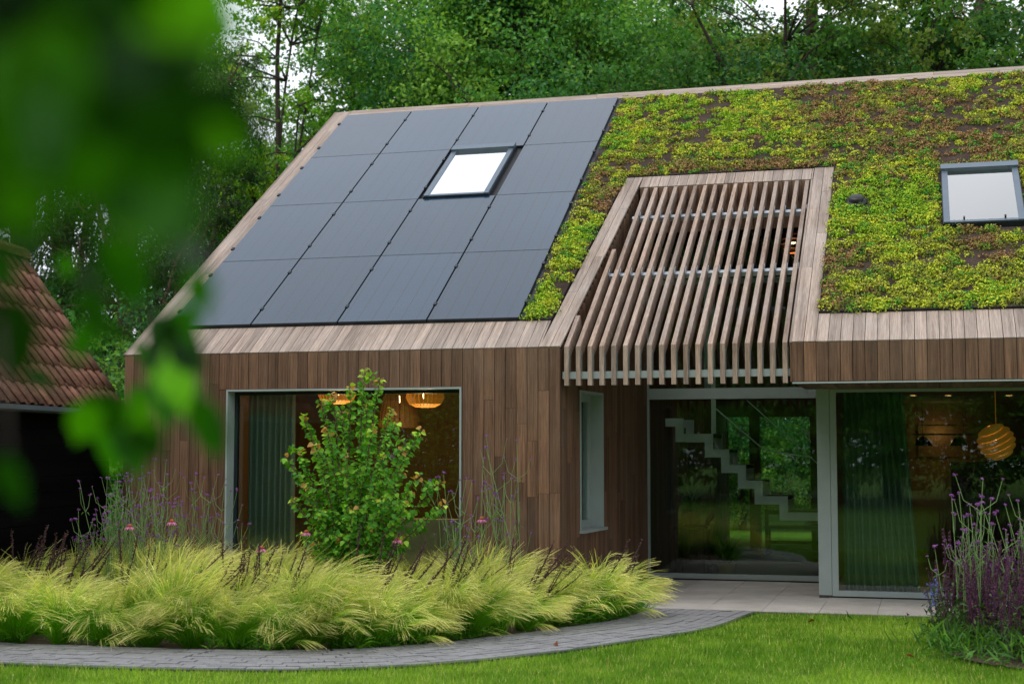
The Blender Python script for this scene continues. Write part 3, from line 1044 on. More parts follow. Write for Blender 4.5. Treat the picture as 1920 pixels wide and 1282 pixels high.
mb = MB(); mb.lathe([(.14, .0), (.14, .02), (.09, .03)], 16); o = mb.build('collar', M['black'], vt, True); o.location = RP(8.50, 3.40, .012); o.rotation_euler = (PHI, 0, 0)

def vnoise(x, y, f, seed):
    r = np.random.default_rng(seed)
    T = r.random((64, 64))
    x, y = np.asarray(x) * f, np.asarray(y) * f
    xi, yi = np.floor(x).astype(int), np.floor(y).astype(int)
    fx, fy = x - xi, y - yi
    fx, fy = fx * fx * (3 - 2 * fx), fy * fy * (3 - 2 * fy)
    g_ = lambda a, b: T[a % 64, b % 64]
    return (g_(xi, yi) * (1 - fx) + g_(xi + 1, yi) * fx) * (1 - fy) + (g_(xi, yi + 1) * (1 - fx) + g_(xi + 1, yi + 1) * fx) * fy
def sedum():
    N = 17500
    X = rng.uniform(XS0 + .02, XR - 1.2, N); S = rng.uniform(.62, 7.57, N)
    ok = np.ones(N, bool)
    ok &= ~((X > seg_left(S) - .035) & (X < 8.215) & (S < 4.585))
    ok &= ~((X > 9.49) & (X < 10.47) & (S > 2.52) & (S < 4.2))
    ok &= ~((X - 8.5) ** 2 + (S - 3.4) ** 2 < .17 ** 2)
    dens = 0.14 * vnoise(X, S, .55, 1) + .28 * vnoise(X, S, 2.6, 2) + .58 * vnoise(X * .6, S, 8.5, 3)
    low = np.clip((4.2 - S) / 3.5, 0, 1)
    edge = (S < .85) | ((S > 4.56) & (S < 4.85) & (X < 8.2)) | ((X > 9.4) & (X < 10.55) & (S > 4.1) & (S < 4.45))
    p = np.clip((dens - .435 + .15 * low + .055) * 5.2, .05, 1.0)
    p = np.where(X < 5.5, p + .22, p)
    p = np.where(edge, 1.0, p)
    strip = np.exp(-((X - 8.5 - .1 * (S - 4)) / .8) ** 2) * .25
    ok &= rng.random(N) < np.clip(p + strip, 0, 1)
    X, S = X[ok], S[ok]; low = low[ok]; dens = dens[ok]
    n = len(X)
    hue = .5 * vnoise(X, S, 1.1, 5) + .3 * vnoise(X, S, 4, 6) + .2 * rng.random(n)
    c_g = np.array(lin(150, 184, 42)[:3]); c_y = np.array(lin(190, 198, 58)[:3]); c_r = np.array(lin(160, 126, 82)[:3]); c_d = np.array(lin(138, 142, 62)[:3]); c_e = np.array(lin(96, 160, 50)[:3])
    col = np.where((hue < .31)[:, None], c_r, np.where((hue < .43)[:, None], c_d, np.where((hue < .60)[:, None], c_y, c_g)))
    col = np.where((rng.random(n) < .12)[:, None], c_e, col)
    col = np.where(((rng.random(n) < .10) & (low < .15))[:, None], c_r, col)
    col = col * rng.uniform(.75, 1.15, (n, 1))
    rad = rng.uniform(.028, .072, n) * (1 + .25 * low)
    hgt = rad * rng.uniform(.75, 1.2, n)
    K = 32
    u = rng.normal(size=(n, K, 3)); u[:, :, 2] = np.abs(u[:, :, 2]); u = nrm(u)
    rr = rng.uniform(.75, 1.05, (n, K, 1))
    off = u * rr * np.stack([rad * 1.25, rad * .9, hgt], 1)[:, None, :]
    ax = np.array([[1, 0, 0], [0, CP, SP], [0, -SP, CP]])
    base = np.stack([X, CP * S - SP * .015, HE + SP * S + CP * .015], 1)
    P = (base[:, None, :] + off @ ax).reshape(-1, 3)
    Nn = (nrm(u + rng.normal(size=u.shape) * .35) @ ax).reshape(-1, 3)
    D = np.cross(Nn, rng.normal(size=Nn.shape))
    L = rng.uniform(.018, .032, len(P))
    V, F = leaf_quads(P - nrm(D) * L[:, None] / 2, D, Nn, L, L * .8, .1, .2)
    c = np.repeat(col, K, 0) * rng.uniform(.8, 1.2, (len(P), 1))
    tag(link('sedum', np_mesh('sedum', V, F, np.repeat(c, 4, 0)), M['sedum']), 'patchy green and rusty sedum cover growing on the pitched roof', 'sedum', kind='stuff')
sedum()
# ================================================================ barn
barn = empty('barn', (0, 0, 0), 'old black barn with a steep moss flecked clay tile roof', 'barn')
BE = np.array([-0.285, 0.517, 2.217]); bth = math.radians(-5.7)
be = np.array([math.sin(bth), math.cos(bth), 0.0]); bn = np.array([-math.cos(bth), math.sin(bth), 0.0])
BA, BH = 1.431, 1.954
up_s = nrm(bn * BA + np.array([0, 0, BH]))
SLEN = math.hypot(BA, BH)
bw_ = np.cross(up_s, be); bw_ = bw_ * (1 if bw_[2] > 0 else -1)
def pantile():
    m_ = MB(); n = 6; Wt, Lt, T = .225, .36, .016
    prof = [(k / n, .022 * math.sin(k / n * 2 * PI * .92 + .3) + .006) for k in range(n + 1)]
    top0 = [(u * Wt, 0, h + .017) for u, h in prof]; top1 = [(u * Wt, Lt, h) for u, h in prof]
    bot0 = [(x, y, z - T) for x, y, z in top0]; bot1 = [(x, y, z - T) for x, y, z in top1]
    k = n + 1
    f = []
    for i in range(n):
        f += [(i, i + 1, k + i + 1, k + i), (2 * k + i + 1, 2 * k + i, 3 * k + i, 3 * k + i + 1), (i + 1, i, 2 * k + i, 2 * k + i + 1), (k + i, k + i + 1, 3 * k + i + 1, 3 * k + i)]
    f += [(0, k, 3 * k, 2 * k), (k - 1, 3 * k - 1, 4 * k - 1, 2 * k - 1)]
    m_.add(top0 + top1 + bot0 + bot1, f)
    me = m_.mesh('roof_tile', True); me.materials.append(M['rooftile'])
    return me
tile_me = pantile()
ncourse = 8
exp_ = SLEN / ncourse
Rm = Matrix(((be[0], up_s[0], bw_[0]), (be[1], up_s[1], bw_[1]), (be[2], up_s[2], bw_[2])))
eul = Rm.to_euler()
for c in range(ncourse):
    for k in range(26):
        o = link('roof_tile', tile_me, None, barn)
        p = BE - be * (.225 + k * .205 + random.uniform(-.003, .003)) + up_s * (c * exp_ - .03 + random.uniform(-.006, .006)) + bw_ * (.02 + random.uniform(-.003, .003))
        o.location = p
        e2 = eul.copy(); e2.rotate_axis('Z', random.uniform(-.02, .02)); o.rotation_euler = e2
rt = MB()
rt.prism([(-.13, 0, -.07), (-.11, 0, .02), (-.05, 0, .075), (.05, 0, .075), (.11, 0, .02), (.13, 0, -.07), (.10, 0, -.07), (.04, 0, .045), (-.04, 0, .045), (-.10, 0, -.07)], (0, 0, 0), (0, .42, 0))
rt_me = rt.mesh('ridge_tile'); rt_me.materials.append(M['ridgetile'])
for k in range(13):
    o = link('ridge_tile', rt_me, None, barn)
    o.location = BE + bn * BA + np.array([0, 0, BH + .035 + (k % 2) * .008]) - be * (.42 + k * .405)
    o.rotation_euler = (random.uniform(-.03, .03), 0, -bth)
BLN = 7.0
mb = MB()
def bq(m_, a, b, dz):
    p = [BE + bn * a[0] + np.array([0, 0, a[1]]), BE + bn * b[0] + np.array([0, 0, b[1]])]
    q = [x - be * BLN for x in p]
    lo = [p[0], q[0], q[1], p[1]]
    m_.hexa([x + np.array([0, 0, -dz]) for x in lo] + lo)
bq(mb, (0.02, -.03), (BA, BH - .03), .07); bq(mb, (BA + .002, BH - .03), (2 * BA, -.03), .07)
mb.build('roof', M['membrane'], barn)
for i in range(12):
    z0 = i * .178
    m_ = MB(); a = BE + bn * (.2 + random.uniform(0, .006)); a[2] = z0
    b = a - be * BLN
    m_.hexa([a, b, b + bn * .03, a + bn * .03] + [x + np.array([0, 0, .172]) for x in (a, b, b + bn * .03, a + bn * .03)])
    m_.build('wall_plank', M['dark_wood'], barn)
m_ = MB(); a = BE + bn * .235; a[2] = 0; b = a - be * BLN; c_ = b + bn * 2.4; d_ = a + bn * 2.4
m_.hexa([a, b, c_, d_] + [x + np.array([0, 0, 2.15]) for x in (a, b, c_, d_)])
m_.prism([BE + bn * .24 + np.array([0, 0, -.05]), BE + bn * 2.6 + np.array([0, 0, -.05]), BE + bn * BA + np.array([0, 0, BH - .12])], -be * .1, -be * .1)
m_.build('wall', M['membrane'], barn)
m_ = MB(); gp = [(0.0, .0), (.012, -.05), (.05, -.07), (.09, -.05), (.10, 0.0), (.092, 0), (.082, -.042), (.05, -.06), (.018, -.042), (.008, 0)]
m_.prism([BE - bn * (g_[0] - .02) + np.array([0, 0, g_[1] - .02]) for g_ in gp], (0, 0, 0), -be * BLN)
m_.build('gutter', M['grey_metal'], barn)

# ================================================================ things inside the house
def curtain(name, x0, x1, y, z0, z1, folds, amp, label, flare=0.0, mk='curtain'):
    n = folds * 8; nzv = 10
    V, F = [], []
    for j in range(nzv + 1):
        v = j / nzv
        for i in range(n + 1):
            u = i / n
            x = x0 + (x1 + flare * (1 - v) - x0) * u
            ph = u * folds * 2 * PI + .6 * math.sin(u * 9) + .25 * math.sin(v * 3 + u * 14)
            V.append((x, y + amp * math.sin(ph) * (.8 + .35 * (1 - v)), z0 + (z1 - z0) * v))
    for j in range(nzv):
        for i in range(n):
            a = j * (n + 1) + i
            F.append((a, a + 1, a + n + 2, a + n + 1))
    return tag(link(name, np_mesh(name, V, F, smooth=True), M[mk], None), label, 'curtain', 'curtains behind the glass')
curtain('curtain', 1.42, 2.03, .46, .02, 2.62, 8, .05, 'green floor length curtain at the edge of the square window')
curtain('curtain', 8.31, 9.02, 2.22, .02, 2.44, 10, .055, 'dark green curtain behind the sliding glass door', .16, 'curtain_dark')

M['shade_dim'] = plain('unlit wooden lamp shade', lin(96, 66, 34), 0.7)
def point(loc, watts, parent, col=(1, .62, .3), r=.04):
    l = bpy.data.lights.new('lamp_light', 'POINT'); l.energy = watts; l.color = col; l.shadow_soft_size = r
    o = bpy.data.objects.new('lamp_light', l); COL.objects.link(o); o.location = loc
    if parent: o.parent = parent
    return o
def ribbed_lamp(loc, prof, nrib, label, cord_top, lit=True):
    t = empty('pendant_lamp', loc, label, 'lamp', 'ribbed pendant lamps behind the square window')
    m_ = MB(); m_.tube([(0, 0, prof[-1][1]), (0, 0, cord_top - loc[2])], .006, 5); m_.build('cord', M['black'], t)
    for k in range(nrib):
        a = 2 * PI * k / nrib
        m_ = MB(); h = PI / nrib * .82
        n = len(prof)
        m_.add([(r * math.cos(a - h), r * math.sin(a - h), z) for r, z in prof] + [(r * 1.03 * math.cos(a + h), r * 1.03 * math.sin(a + h), z) for r, z in prof],
               [(i, i + 1, n + i + 1, n + i) for i in range(n - 1)])
        m_.build('shade_rib', M['shade'] if lit else M['shade_dim'], t)
    m_ = MB(); m_.lathe([(0.0, -.05), (.024, -.04), (.03, 0), (.02, .04), (0, .05)], 10); m_.build('bulb', M['bulb'], t, True)
    if lit: point((0, 0, -.55), 26, t)
    return t
pf = [(.03, -.155), (.12, -.15), (.20, -.11), (.238, -.03), (.22, .05), (.14, .11), (.05, .13)]
p_ = px(797, 741, 18.6); ribbed_lamp((p_[0], p_[1], p_[2]), pf, 26, 'round ribbed wooden pendant lamp with a bright bulb, nearest the window corner', 2.70)
p_ = px(632, 735, 18.9); ribbed_lamp((p_[0], p_[1], p_[2]), pf, 26, 'round ribbed wooden pendant lamp half hidden by the shrub top', 2.70)
p_ = px(748, 748, 19.6); ribbed_lamp((p_[0], p_[1], p_[2]), [(.27, -.38), (.26, -.2), (.22, -.02), (.15, .12), (.05, .17)], 24, 'tall bell shaped ribbed pendant lamp behind the shrub', 2.70, False)

sf = empty('sofa', (3.75, 2.1, .012), 'pale green grey sofa low behind the square window', 'sofa')
bx('seat', (-.95, 0, .12), (.95, .8, .42), 'sofa', sf); bx('backrest', (-.95, -.22, .12), (.95, -.002, .84), 'sofa', sf)
for s in (-1, 1): bx('armrest', (.952 * s if s > 0 else -1.13, -.2, .1), (1.13 if s > 0 else -.952, .8, .62), 'sofa', sf)
for x_ in (-.9, .85):
    for y_ in (-.15, .7): bx('leg', (x_, y_, 0), (x_ + .05, y_ + .05, .118), 'table_wood', sf)

# slatted ball lamp, dome lamps and spots in the right room
p_ = px(1868, 828, 18.3)
t = empty('ball_lamp', tuple(p_), 'glowing ball lamp of tilted yellow veneer bands above the violet flowers', 'lamp')
R_ = .222
for k in range(6):
    m_ = MB(); z0 = -R_ + 2 * R_ * k / 6; z1 = -R_ + 2 * R_ * (k + 1) / 6 - .004
    pr = []
    for q in range(6):
        zz = z0 + (z1 - z0) * q / 5
        bulge = .040 * math.sin(PI * (q / 5) ** .6) - .012
        zc = max(-R_ * .985, min(R_ * .985, zz))
        pr.append((math.sqrt(max(R_ * R_ - zc * zc, 1e-5)) * (.93) + bulge, zz))
    pr2 = [(r - .008, z) for r, z in pr][::-1]
    m_.lathe(pr + pr2, 26, closed=True)
    o = m_.build('shade_band', M['ball'], t, True); o.rotation_euler = (.25, -.42, 0)
m_ = MB(); m_.tube([(0, 0, R_ * .9), (0, 0, 2.45 - p_[2])], .004, 5); m_.build('cord', M['shade'], t)
m_ = MB(); m_.lathe([(0, -.03), (.03, 0), (0, .03)], 8); m_.build('bulb', M['bulb'], t, True)
point((0, 0, 0), 1.6, t)
bar = empty('lamp_bar', (0, 0, 0), 'slim black bar with two black dome lamps above the kitchen counter', 'lamp')
pa, pb = px(1712, 814, 22.0), px(1830, 814, 22.3)
m_ = MB(); m_.tube([pa, pb], .012, 6); m_.build('bar', M['black'], bar)
for k, xx in enumerate((1731, 1797)):
    c_ = px(xx, 828, 22.1)
    sh = MB(); sh.lathe([(.125, -.06), (.12, -.03), (.09, .03), (.04, .065), (.015, .08), (.012, .1), (.0, .1)], 18, tuple(c_)); sh.build('lamp_shade', M['black'], bar, True)
    m_ = MB(); m_.lathe([(.0, -.058), (.10, -.055), (.0, -.04)], 14, tuple(c_)); m_.build('bulb', M['bulb'], bar)
m_ = MB(); m_.tube([pa + (pb - pa) * .15, pa + (pb - pa) * .15 + np.array([0, 0, 2.455 - pa[2]])], .005, 5); m_.tube([pa + (pb - pa) * .8, pa + (pb - pa) * .8 + np.array([0, 0, 2.455 - pa[2]])], .005, 5); m_.build('cord', M['black'], bar)
point(px(1757, 812, 22.6), 1.6, bar)
spl = ['small ceiling spot nearest the dark green curtain', 'ceiling spot between the curtain and the ball lamp', 'ceiling spot just right of the ball lamp cord']
for k, xx in enumerate((1712, 1778, 1892)):
    D_ = FW + RT * (xx - 960) / FPX - UP * (741 - 641) / FPX
    c_ = CAM + D_ * ((2.452 - CAM[2]) / D_[2])
    t = empty('ceiling_spot', tuple(c_), spl[k], 'ceiling light', 'recessed ceiling spots')
    m_ = MB(); m_.lathe([(.055, 0.0), (.055, -.006), (.042, -.008), (.042, 0.0)], 16); m_.build('trim_ring', M['alu'], t)
    m_ = MB(); m_.lathe([(.04, -.002), (.0, -.002)], 16); m_.build('lens', M['bulb'], t)
p_ = px(1487, 455, 22.5)
t = empty('pendant_lamp', tuple(p_), 'banded copper brown pendant lamp glimpsed between the roof slats', 'lamp')
for k in range(5):
    m_ = MB(); r0 = [.10, .17, .20, .18, .12][k]; zc = (k - 2) * .07
    m_.lathe([(r0 * .9, zc - .02), (r0, zc), (r0 * .93, zc + .03), (r0 * .9, zc + .028)], 20); m_.build('shade_band', M['copper'], t, True)
m_ = MB(); m_.lathe([(0, -.05), (.04, 0), (0, .05)], 10); m_.build('bulb', M['bulb'], t, True)
m_ = MB(); m_.tube([(0, 0, .16), (0, 0, .9)], .005, 5); m_.build('cord', M['black'], t)
point((0, 0, -.2), 6, t)

# hall: plant table, potted plants, bench
tb = empty('side_table', (6.05, 4.72, .012), 'dark wooden side table carrying a potted plant behind the glass', 'table')
bx('table_top', (-.16, -.18, .62), (.32, .18, .66), 'table_wood', tb)
for x_ in (-.14, .26):
    for y_ in (-.16, .12): bx('leg', (x_, y_, 0), (x_ + .045, y_ + .045, .619), 'table_wood', tb)
def potted(loc, r, h, mat, label, nl, ll):
    t = empty('potted_plant', loc, label, 'plant')
    m_ = MB(); m_.lathe([(0, 0), (r * .72, 0), (r, h), (r * 1.08, h), (r * 1.08, h * .86), (r * .96, h * .84)][:4] + [(r * .9, h * .96), (0, h * .9)], 20); m_.build('pot', mat, t, True)
    Vs, Fs = [], []
    for k in range(nl):
        az = random.uniform(0, 2 * PI); th = abs(random.gauss(.1, .5)); L = ll * random.uniform(.6, 1.1)
        d = np.array([math.cos(az) * math.sin(th), math.sin(az) * math.sin(th), math.cos(th)])
        s_ = nrm(np.cross(d, [0, 0, 1.0]) + 1e-4)
        p = np.array([random.uniform(-.3, .3) * r, random.uniform(-.3, .3) * r, h * .9]); b0 = len(Vs)
        for q in range(6):
            w_ = .022 * (1 - (q / 5.3) ** 1.6); Vs += [p + s_ * w_, p - s_ * w_]
            d = nrm(d + np.array([math.cos(az) * .12, math.sin(az) * .12, -.16 * q * .5])); p = p + d * L / 5
        Fs += [(b0 + 2 * q, b0 + 2 * q + 1, b0 + 2 * q + 3, b0 + 2 * q + 2) for q in range(5)]
    link('leaves', np_mesh('leaves', Vs, Fs, np.tile(np.array(lin(70, 104, 58)[:3]), (len(Vs), 1))), M['leaf'], t)
    return t
potted((6.10, 4.72, .674), .12, .22, M['terracotta'], 'spiky plant in a terracotta pot on the side table', 40, .62)
potted((6.62, 4.45, .014), .125, .18, M['yellow'], 'grassy plant in a yellow pot on the hall floor', 60, .5)
bn_ = empty('bench', (7.0, 9.0, .014), 'dark wooden bench seen through the hall against the green garden', 'bench')
for x_ in (-.32, .62):
    for y_ in (-.15, .15): bx('leg', (x_, y_, 0), (x_ + .06, y_ + .05, .74 if y_ < 0 else .43), 'table_wood', bn_)
bx('seat', (-.34, -.16, .432), (.72, .22, .47), 'table_wood', bn_); bx('rail', (-.26, -.14, .66), (.62, -.11, .73), 'table_wood', bn_); bx('stretcher', (-.26, -.13, .18), (.62, -.11, .23), 'table_wood', bn_)

# small flat roofed building far behind, seen through the hall
pb_ = px(1440, 900, 46)
gb = empty('garden_building', (pb_[0], pb_[1], -.03), 'low flat roofed building beyond the house seen through the hall', 'building')
bx('wall', (-1.2, 0, 0), (1.4, 2.5, 1.35), 'brick', gb); bx('roof_edge', (-1.4, -.25, 1.352), (1.6, 2.7, 1.62), 'alu', gb)
bx('door', (-.3, -.03, 0), (.5, -.002, 1.2), 'dark_metal', gb)

# ================================================================ plants of the bed
def ribbons(P, W0, cols):
    """P: (n, k, 3) blade centre lines, W0: (n, k) half widths, cols (n, k, 3)"""
    n, k, _ = P.shape
    T = np.gradient(P, axis=1)
    view = np.array([0.25, -1.0, .1]) + rng.normal(size=(n, 1, 3)) * .5
    S = nrm(np.cross(T, np.broadcast_to(view, T.shape)))
    V = np.empty((n, k, 2, 3)); V[:, :, 0] = P - S * W0[..., None]; V[:, :, 1] = P + S * W0[..., None]
    idx = np.arange(n * k * 2).reshape(n, k, 2)
    F = np.stack([idx[:, :-1, 0], idx[:, :-1, 1], idx[:, 1:, 1], idx[:, 1:, 0]], -1).reshape(-1, 4)
    return V.reshape(-1, 3), F, np.repeat(cols.reshape(-1, 3), 2, 0)
G0, G1, G2 = np.array(lin(88, 152, 16)[:3]), np.array(lin(146, 190, 50)[:3]), np.array(lin(240, 228, 156)[:3])
def tuft(seed, n=950, tall=1.0, droop=1.0):
    r = np.random.default_rng(seed)
    k = 9
    kinds = r.random(n)
    plume = kinds < (.36 if tall != 1.06 else .27)
    L = np.where(plume, r.uniform(.66, .98, n), r.uniform(.34, .72, n)) * tall
    # the plumes hang together in locks
    NL = 26
    lid = r.integers(0, NL, n)
    laz = r.uniform(0, 2 * PI, NL); lth = np.abs(r.normal(0, .34, NL)) + .03; lb = r.uniform(.45, 1.45, NL); lw = r.normal(size=(NL, 3)) * [.30, .26, 0]; lL = r.uniform(.82, 1.12, NL)
    az = np.where(plume, laz[lid] + r.normal(0, .10, n), r.uniform(0, 2 * PI, n)); th = np.where(plume, lth[lid] + r.normal(0, .035, n), np.abs(r.normal(0, .30, n)) + .03)
    L = np.where(plume, L * lL[lid], L)
    d = np.stack([np.cos(az) * np.sin(th), np.sin(az) * np.sin(th), np.cos(th)], 1)
    root = np.stack([np.cos(az), np.sin(az), np.zeros(n)], 1) * (r.random(n) ** .6 * .10)[:, None]
    wind = nrm(np.array([.85, -.50, 0]) + np.stack([np.cos(az), np.sin(az), 0 * az], 1) * .75 + np.where(plume[:, None], lw[lid] + r.normal(size=(n, 3)) * [.05, .05, 0], r.normal(size=(n, 3)) * [.22, .22, 0]))
    bend = np.where(plume, (lb[lid] + r.normal(0, .07, n)) * droop, r.uniform(.2, .8, n))
    P = np.empty((n, k, 3)); p = root.copy()
    for q in range(k):
        P[:, q] = p
        t = q / (k - 1)
        dd = nrm(d + wind * (bend * 1.25 * t ** 1.2)[:, None] + np.array([0, 0, -1.0]) * (bend * 1.25 * t ** 2.2)[:, None])
        p = p + dd * (L / (k - 1))[:, None]
    P[:, :, 2] = np.maximum(P[:, :, 2], .006)
    t = np.linspace(0, 1, k)[None, :]
    wd = np.where(plume[:, None], .0009 + .0022 * np.exp(-((t - .78) / .2) ** 2), .0013 * (1.05 - t))
    wd = np.broadcast_to(wd, (n, k))
    mixp = np.clip((t - .50) / .34, 0, 1) * np.where(plume, r.uniform(.88, 1, n), r.uniform(.0, .30, n))[:, None]
    mm = mixp[..., None]
    col = np.where(mm < .5, G0 + (G1 - G0) * mm * 2, G1 + (G2 - G1) * (mm * 2 - 1))
    col = col * r.uniform(.75, 1.2, (n, 1, 1))
    V1, F1, C1 = ribbons(P, wd, col)
    # fine awns fanning from the plume
    sel = np.where(plume)[0]
    sel = np.repeat(sel, 2)
    m = len(sel); a0 = r.integers(4, 7, m)
    p = P[sel, a0]; d0 = nrm(P[sel, np.minimum(a0 + 1, k - 1)] - p)
    La = r.uniform(.12, .30, m)
    dv = nrm(d0 + r.normal(size=(m, 3)) * .22)
    Pa = np.empty((m, 5, 3))
    for q in range(5):
        Pa[:, q] = p
        p = p + nrm(dv + np.array([.18, -.1, -.38]) * (q / 4) ** 1.3) * (La / 4)[:, None]
    Pa[:, :, 2] = np.maximum(Pa[:, :, 2], .006)
    ca = (G1 + (G2 - G1) * r.uniform(.55, 1, (m, 1, 1))) * np.ones((m, 5, 1)) * r.uniform(.8, 1.15, (m, 1, 1))
    V2, F2, C2 = ribbons(Pa, np.full((m, 5), .0009) * np.array([1, 1, .9, .7, .3]), ca)
    # short green basal blades falling outwards
    nb = 420
    az = r.uniform(0, 2 * PI, nb); o3 = np.stack([np.cos(az), np.sin(az), 0 * az], 1)
    Lb = r.uniform(.22, .50, nb); p = o3 * (r.random(nb) * .10)[:, None]; Pb = np.empty((nb, 6, 3)); th = r.uniform(.15, .75, nb)
    for q in range(6):
        Pb[:, q] = p
        p = p + nrm(o3 * np.sin(th)[:, None] + np.array([0, 0, 1.0]) * np.cos(th)[:, None] + (o3 * .5 + np.array([.25, -.15, -.9])) * ((q / 5) ** 1.4 * 1.1)) * (Lb / 5)[:, None]
    Pb[:, :, 2] = np.maximum(Pb[:, :, 2], .005)
    cb = (G0 + (G1 - G0) * r.uniform(0, .5, (nb, 1, 1))) * np.ones((nb, 6, 1)) * r.uniform(.75, 1.2, (nb, 1, 1))
    V3, F3, C3 = ribbons(Pb, np.full((nb, 6), .0016) * np.array([1, 1, 1, .8, .6, .2]), cb)
    V2, F2, C2 = np.concatenate([V2, V3]), np.concatenate([F2, F3 + len(V2)]), np.concatenate([C2, C3])
    me = np_mesh('feather_grass', np.concatenate([V1, V2]), np.concatenate([F1, F2 + len(V1)]), np.concatenate([C1, C2]))
    me.materials.append(M['grass'])
    return me
tufts = [tuft(100 + i, 900, [1, .88, 1.08, .95, 1.0, 1.12][i], [.8, 1.1, .9, 1.25, 1.0, .7][i]) for i in range(6)]
ftufts = [tuft(120 + i, 1000, [1, 1.06, .95, 1.1][i], [1.45, 1.1, 1.9, 1.25][i]) for i in range(4)]
def y_inner(x): return np.interp(x, INN[:, 0], INN[:, 1])
spots = []
# front row along the path
t_ = 3.6
tot = seglen[-1]
while t_ < tot - 1.02:
    p, n = along(t_)
    c = p + n * (PW + .13)
    spots.append((c[0], c[1], 'front')); t_ += random.uniform(.40, .52)
tries = 0
while tries < 6000:
    tries += 1
    x, yv = random.uniform(-.1, 6.5), random.uniform(-4.0, -.35)
    d_in = np.min(np.hypot(INN[:, 0] - x, INN[:, 1] - yv))
    if yv < y_inner(x) + .3 or d_in < .36: continue
    if all((x - a) ** 2 + (yv - b) ** 2 > .45 ** 2 for a, b, _ in spots):
        if (x - 3.42) ** 2 + (yv + 1.2) ** 2 < .3 ** 2: continue
        if x > 6.05 and yv > -1.0: continue
        spots.append((x, yv, 'back'))
for i, (x, yv, kind) in enumerate(spots):
    o = link('feather_grass', ftufts[i % 4] if kind == 'front' else tufts[i % 6])
    o.location = (x, yv, -.01)
    o.rotation_euler = (random.uniform(-.05, .05), random.uniform(-.05, .05), random.uniform(-.75, .55))
    s_ = random.uniform(.66, .93)
    o.scale = (s_, s_, s_ * random.uniform(.92, 1.06))
    if kind == 'front': tag(o, 'arching feather grass tuft in the front row, drooping over the paver path', 'grass tuft', 'feather grass tufts edging the path', 'thing')
    else: tag(o, 'wispy feather grass tuft in the mass behind the front row', 'grass tuft', 'feather grass tufts filling the bed', 'thing')

# low weeds at the foot of the grasses
def weeds(name, pts, label, cols, Ls=(.05, .14), lean=.9):
    pts = np.array(pts); n = len(pts)
    d = rand_dirs(n, lean); d[:, 2] = np.abs(d[:, 2])
    L = rng.uniform(*Ls, n)
    c = np.array(cols)[rng.integers(0, len(cols), n)] * rng.uniform(.7, 1.2, (n, 1))
    V, F = leaf_quads(pts, d, rand_dirs(n, .4), L, L * rng.uniform(.06, .16, n), .1, .3)
    tag(link(name, np_mesh(name, V, F, np.repeat(c, 4, 0)), M['shrub_leaf']), label, 'weeds', kind='stuff')
wp = []
for k in range(8000):
    t_ = random.uniform(3.0, tot - .3); p, n = along(t_); c = p + n * (PW + abs(random.gauss(.0, .13)) - .01)
    if vnoise([c[0]], [c[1]], 2.2, 9)[0] > .32: wp.append((c[0], c[1], random.uniform(-.01, .06)))
weeds('ground_weeds', wp, 'low dark green weeds at the foot of the grasses', [lin(60, 116, 26)[:3], lin(82, 138, 30)[:3], lin(100, 150, 36)[:3]])

